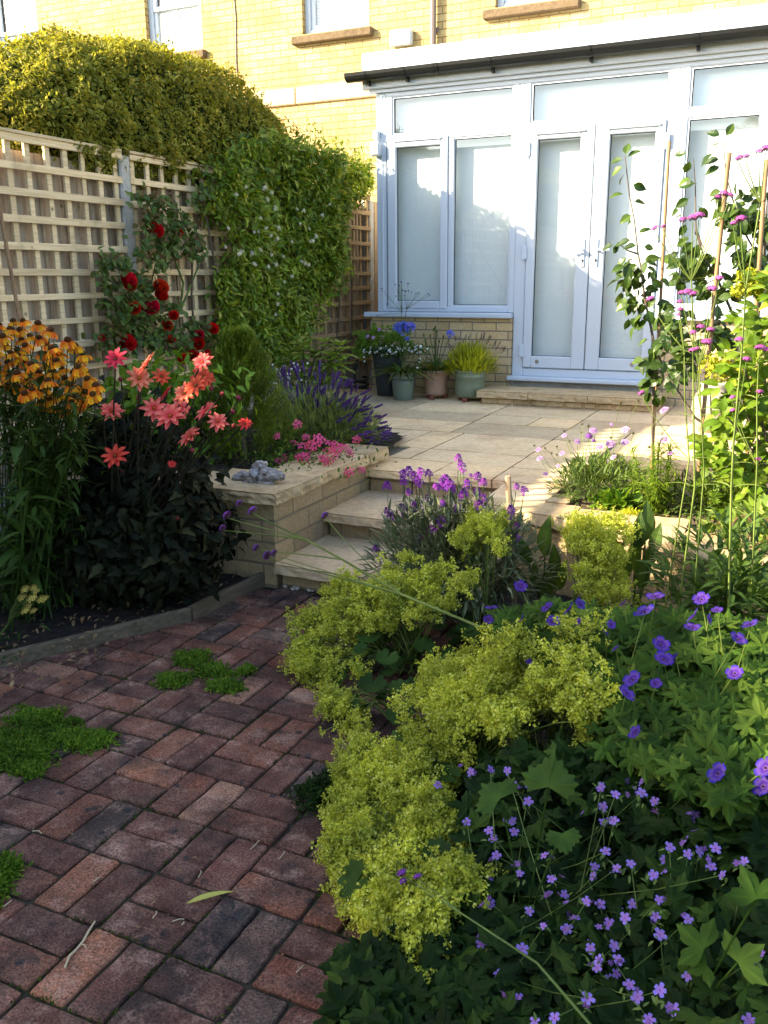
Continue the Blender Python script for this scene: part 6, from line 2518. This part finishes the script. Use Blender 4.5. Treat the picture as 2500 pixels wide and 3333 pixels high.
# ------------------------------------------------------------------ lime shrub at the right edge
ls = thing('lime_shrub', 'lime green hydrangea shrub with pale flower clusters at right edge', 'shrub', (.02, 4.2, .37))
s, st_ = Soup(), Soup()
cl = [(1660, 620), (1620, 690), (1660, 720), (1640, 760), (1600, 780), (1650, 820), (1585, 845), (1630, 880), (1660, 900), (1600, 930), (1640, 950), (1570, 900), (1650, 1000), (1600, 1010), (1560, 1000), (1640, 1060), (1590, 1070), (1655, 1100), (1540, 1060), (1610, 1130), (1560, 1110), (1690, 800), (1700, 900), (1690, 1000), (1720, 700), (1700, 1100), (1545, 960)]
for (u, v) in cl:
    p = pt(u, v, Y=4.0+random.uniform(-.12, .3))
    tube(st_, curve((.02, 4.2, .37), p, (0, 0, .05), 5), .004, 4, cap=False)
    k = 26
    d = nrm(rsphere(k)+np.array([-.2, -.4, .15]))
    s.add(leaf(.30, 5, .2, .3, .85, .08, .06), frames(p+rsphere(k)*.06, d, uni(.055, .092, k), up=(0, -.5, .8)))
s.obj('foliage', LM['lime'], ls)
st_.obj('stem', M['bark'], ls)
for (x, y, Y, r) in ((1540, 1450, 0, 1), (1600, 1500, 0, 1), (1480, 1380, 0, .8), (1500, 1420, 0, .8), (1430, 1510, 0, .8)):
    p = Qu(x, y, 4.0)
    s = Soup()
    for i in range(150):
        q = p+rsphere(1)[0]*np.array([.06, .045, .04])*r*random.random()**.4
        s.add(STAR, facing(q, rsphere(1)[0]+np.array([0, -.5, .8]), .011))
    s.obj('flower_cluster', LM['gold'], ls)
for (x, y, r) in ((1230, 830, 1.3), (1180, 780, 1), (1300, 850, 1), (1480, 1760, 1.2), (1560, 1720, 1.1)):
    p = Q(x, y, 4.1)
    s = Soup()
    for i in range(150):
        q = p+rsphere(1)[0]*np.array([.07, .05, .045])*r*random.random()**.4
        s.add(STAR, facing(q, rsphere(1)[0]+np.array([0, -.5, .8]), .011))
    s.obj('flower_cluster', LM['gold'], ls)

# ------------------------------------------------------------------ scabious and neighbours in the dry bed
sc = thing('scabious', 'mounded scabious with pale lilac pincushion flowers in patio bed', 'scabious', (-.84, 4.3, .37))
hs = []
for (x, y, r, kd) in ((85, 1385, .024, 'scab'), (50, 1435, .022, 'verb_dark'), (370, 1378, .028, 'scab'), (370, 1490, .026, 'scab'), (145, 1530, .024, 'scab'), (240, 1505, .030, 'scab'), (718, 1465, .028, 'scab'), (720, 1200, .026, 'scab'), (225, 1665, .02, 'scab'), (265, 1625, .02, 'scab'), (780, 1590, .016, 'scab'), (40, 1350, .009, 'seed'), (250, 1330, .012, 'scab'), (445, 1410, .010, 'seed'), (590, 1535, .010, 'seed'), (245, 1450, .009, 'seed'), (90, 1475, .012, 'verb_dark'), (330, 1140, .012, 'seed'), (490, 1115, .008, 'seed')):
    p = Q(x, y, 4.25+random.uniform(-.12, .1))
    hs.append(p)
    flower(kd, sc, p, r*.85, tocam(p)*.5+np.array([random.gauss(0, .3), 0, .6]))
for (x, y, r, kd) in ((1145, 545, .02, 'scab'), (1155, 605, .022, 'scab'), (1195, 710, .018, 'scab'), (1305, 570, .02, 'scab'), (1320, 450, .018, 'scab'), (1320, 420, .009, 'seed'), (1270, 525, .008, 'seed'), (1190, 535, .008, 'seed'), (1235, 570, .008, 'seed'), (1270, 580, .008, 'seed'), (1118, 518, .008, 'seed'), (1438, 430, .008, 'seed'), (1485, 385, .009, 'seed'), (1440, 375, .008, 'seed'), (1410, 490, .02, 'scab'), (1280, 655, .014, 'scab'), (1355, 490, .008, 'seed')):
    p = z2b(x, y, 4.3)
    hs.append(p)
    flower(kd, sc, p, r*.85, tocam(p)*.5+np.array([random.gauss(0, .3), 0, .6]))
s = Soup()
stems_to(s, (-.84, 4.3, .38), hs, .0014, .001, .14, 6, 3, -.08)
s.obj('stem', LM['vstem'], sc)
s = Soup()
P, N = ell(1500, (-.82, 4.3, .40), (.25, .24, .17), .7, 0)
s.add(leaf(.1, 3, .3, .3, .8), frames(P, nrm(N+rsphere(len(P))*.8+np.array([0, 0, .3])), uni(.035, .07, len(P))))
s.obj('foliage', LM['scab'], sc)

yg = thing('feathery_perennial', 'yellow green feathery upright plant beside the scabious', 'plant', (-.54, 4.15, .37))
s = Soup()
for i in range(20):
    b = np.array([-.54+random.gauss(0, .045), 4.12+random.gauss(0, .05), .38])
    h = random.uniform(.14, .34)
    tip = b+np.array([random.gauss(0, .05), random.gauss(0, .04), h])
    tube(s, [b, tip], .0022, 4, cap=False)
    k = int(70*h/.25)
    t = rng.random(k)[:, None]
    s.add(leaf(.07, 3, .2, .5, .7), frames(b*(1-t)+tip*t, nrm(rsphere(k)*np.array([1, 1, .4])+np.array([0, 0, .45])), uni(.04, .07, k)))
s.obj('foliage', LM['lime'], yg)
for (nm, lab, c, rr, m_, n_) in (('ground_plant', 'low pale green leafy plant at the scabious foot', (-.72, 4.08, .39), (.12, .07, .05), 'bright', 120), ('ground_plant', 'grey green bushy plant between cane and feathery perennial', (-.3, 4.2, .4), (.22, .2, .16), 'scab', 900), ('ground_plant', 'mossy clump on the dry soil near coping', (-.62, 3.98, .385), (.05, .03, .02), 'gold', 200), ('ground_plant', 'pale variegated leafy plant below the lime shrub', (.0, 3.75, .3), (.3, .18, .26), 'shrub', 700), ('ground_plant', 'slender leafy stems under the tall verbenas', (-.12, 3.1, .28), (.28, .25, .36), 'broad', 700)):
    t = thing(nm, lab, 'plant', (c[0], c[1], c[2]-.02))
    s = Soup()
    P, N = ell(n_, c, rr, .9, -.1)
    T_ = LO3 if m_ in ('bright', 'shrub') else LANCE if m_ == 'broad' else leaf(.11, 3, .3, .3, .8)
    s.add(T_, frames(P, nrm(N+rsphere(len(P))*.8+np.array([0, 0, .3])), uni(.04, .075, len(P))*(1.5 if m_ == 'broad' else .45 if m_ == 'gold' else 1)))
    s.obj('foliage', LM[m_], t)

# wire hoops edging
s = Soup()
for i in range(5):
    x = -.13+i*.07
    a = np.linspace(0, PI, 12)
    tube(s, np.stack([x+.05*np.cos(a), 3.60-.2*(x+.1)+0*a, .39+.14*np.sin(a)**.7], 1), .0035, 5)
M['rust'] = plain('rusty wire', (.11, .055, .035), .8, .3, .3, 20)
tag(s.obj('wire_border', M['rust'], None, True), 'rusty looped wire border on the wall by the verbenas', 'border edging')

# ------------------------------------------------------------------ mats on the path, litter
def matplant(label, spots, m_='thyme'):
    c0 = spots[0]
    t = thing('creeping_thyme', label, 'ground cover', (c0[0], c0[1], 0), 'creeping mats between the path bricks')
    s = Soup()
    for (x, y, rx, ry, h) in spots:
        k = int(9500*rx*ry/.02*.5)
        a = uni(0, 2*PI, k)
        q = np.sqrt(rng.random(k))*np.where(rng.random(k) < .22, 1.4, 1.0)
        ns = np.array([.78+.42*noise.noise(Vector((math.cos(b)*1.8+x*5, math.sin(b)*1.8, y*3)))+.25*noise.noise(Vector((math.cos(b)*5+x*5, math.sin(b)*5, y*3))) for b in a])
        P = np.stack([x+rx*np.cos(a)*q*ns, y+ry*np.sin(a)*q*ns, h*.75*np.maximum(1-q**3, .05)*uni(.25, 1.05, k)+.003], 1)
        P[:, 2] += .006*np.array([noise.noise(Vector((p[0]*30, p[1]*30, 1))) for p in P])
        s.add(LL3, frames(P, nrm(rsphere(k)*.8+np.array([0, -.1, .55])), uni(.010, .018, k), up=(0, -.4, 1)))
    s.obj('foliage', LM[m_], t)


def zz(u, v):
    p = pt(u, v, Z=0)
    return p[0], p[1]


def zc6(x, y):
    return zz(x/1.3825/1.50693, (1900+y/1.3825)/1.50693)


matplant('forked bright green mat in the path joints nearest the edging kink', [(*zc6(865, 345), .085, .07, .02), (*zc6(775, 440), .07, .065, .02), (*zc6(950, 400), .10, .06, .02), (*zc6(1020, 470), .085, .055, .02), (*zc6(1110, 395), .04, .05, .015)])
matplant('big spreading green mat at the left edge of the path', [(*zc6(180, 620), .12, .09, .025), (*zc6(90, 740), .17, .12, .03), (*zc6(330, 700), .13, .07, .025), (*zc6(440, 700), .06, .06, .02), (*zc6(-20, 780), .16, .13, .03), (*zc6(110, 840), .08, .05, .015), (*zc6(335, 628), .035, .025, .012)])
matplant('dark green cushion of leaves beside the overhanging lady\'s mantle', [(*zc6(1490, 960), .11, .10, .07), (*zc6(1600, 1000), .12, .11, .07), (*zc6(1560, 900), .10, .09, .07)], 'dark')
matplant('small green mat cut by the left frame edge near the bottom', [(*zz(-5, 1890), .07, .07, .03), (*zz(-30, 1930), .08, .07, .03)])

s = Soup()
p = pt(432, 1945, Z=.004)
s.add(leaf(.085, 6, .35, .15, .8), frames([pt(402, 1952, Z=.006)], pt(458, 1930, Z=.02)-pt(402, 1952, Z=.006), .115))
M['dryleaf'] = plain('yellowing leaf', (.34, .33, .07), .6, .2, .2, 40)
tag(s.obj('fallen_leaf', M['dryleaf']), 'narrow yellow green leaf lying on the foreground bricks', 'leaf')
M['straw'] = plain('dry stalk', (.42, .34, .22), .8, .2, .15, 40)
s = Soup()
tube(s, [pt(u, v, Z=.006) for u, v in ((140, 2090), (150, 2065), (165, 2050), (180, 2032), (192, 2010), (205, 1990))], [.0025, .003, .0025, .003, .003, .002], 5)
tube(s, [pt(u, v, Z=.008) for u, v in ((172, 2040), (182, 2040), (186, 2048))], .0015, 4)
tag(s.obj('dry_stalk', M['straw']), 'pale dry twisted stalk on the bricks at the lower left', 'stalk')
for (lst) in (((640, 2100), (655, 2085)), ((330, 1983), (338, 1968)), ((372, 1990), (398, 1985)), ((392, 1998), (396, 1992)), ((428, 1895), (434, 1880)), ((5, 1960), (25, 1945)), ((70, 1795), (90, 1800)), ((603, 1855), (615, 1838)), ((540, 1835), (560, 1815)), ((200, 1905), (215, 1895))):
    s = Soup()
    (a, b), (c, d) = lst
    tube(s, [pt(a, b, Z=.005), pt((a+c)/2+4, (b+d)/2-3, Z=.007), pt(c, d, Z=.005)], .0014, 4)
    o = s.obj('dry_petal', M['straw'])
    tag(o, 'thin curled dry petal scattered on the bricks', 'petal', 'curled petals littering the path')
M['pebble'] = stonemat('pebble', (.3, .25, .2), (.45, .4, .34), (.36, .3, .25), 20, .8, .2, .3)
for i in range(15):
    x, y = random.uniform(-2.16, -1.72), random.uniform(3.385, 3.44)
    s = Soup()
    ball(s, (x, y, .008), random.uniform(.007, .016), (1, 1, 1), 8, 5, (1, random.uniform(.7, 1.2), .7))
    tag(s.obj('pebble', M['pebble'], None, True), 'small pale pebble at the foot of the bottom step', 'pebble', 'pebbles along the bottom step')

# ------------------------------------------------------------------ behind the photographer: mirrored house, plus hedge and tree added for shade
hedge('unseen tall hedge added left of and behind the photographer for shade', [(-7, 2.0), (-6.7, 3.0), (-4, 3.4), (-1.5, 3.35), (-.4, 3.25), (.15, 3.15), (.5, 2.9), (.72, 2.4), (.78, 2.0)], -4.75, .6, 2.3, 2500, 5)  # out of view; placed and profiled to keep sun off the foreground
nb = thing('neighbour_house', 'low gabled house mirrored in the glazed doors', 'house', (-7, -14, 0))
s = Soup()
box(s, -13, 1.5, -18, -10, -.1, 2.9)
s.obj('wall', M['buff_house'], nb)
s = Soup()
s.raw([(-13.4, -18.4, 2.8), (-13.4, -9.6, 2.8), (-13.4, -14, 5.6), (1.9, -18.4, 2.8), (1.9, -9.6, 2.8), (1.9, -14, 5.6)], [(0, 1, 2), (3, 5, 4), (1, 4, 5, 2), (0, 2, 5, 3)])
s.obj('roof', M['rooftile'], nb)

tr = thing('shade_tree', 'unseen leafy tree added behind the photographer to shade the foreground', 'tree', (.4, -4.2, 0))  # out of view; added to cut the skylight on the foreground
s = Soup()
tube(s, [(.4, -4.2, -.05), (.42, -4.18, 1.2), (.35, -4.1, 2.3), (.3, -4.1, 3.6)], [.14, .11, .09, .04], 10)
for i in range(9):
    a = i*2.4
    tube(s, curve((.37, -4.12, 1.9+.15*i), (.37+1.5*math.cos(a), -4.1+1.2*math.sin(a), 2.5+.25*i), (0, 0, .15), 6), np.linspace(.05, .012, 6), 6)
s.obj('trunk', M['bark'], tr)
s = Soup()
P, N = ell(5000, (.3, -4.2, 3.6), (2.0, 1.6, 1.4), .85)
lm = np.array([noise.noise(Vector((q[0]*1.3, q[1]*1.3, q[2]*1.3))) for q in P])
P = P[lm > -.22]
N = N[lm > -.22]
leaves_on(s, LO3, P, N, .17, .8, .2)
s.obj('crown', LM['sap'], tr)
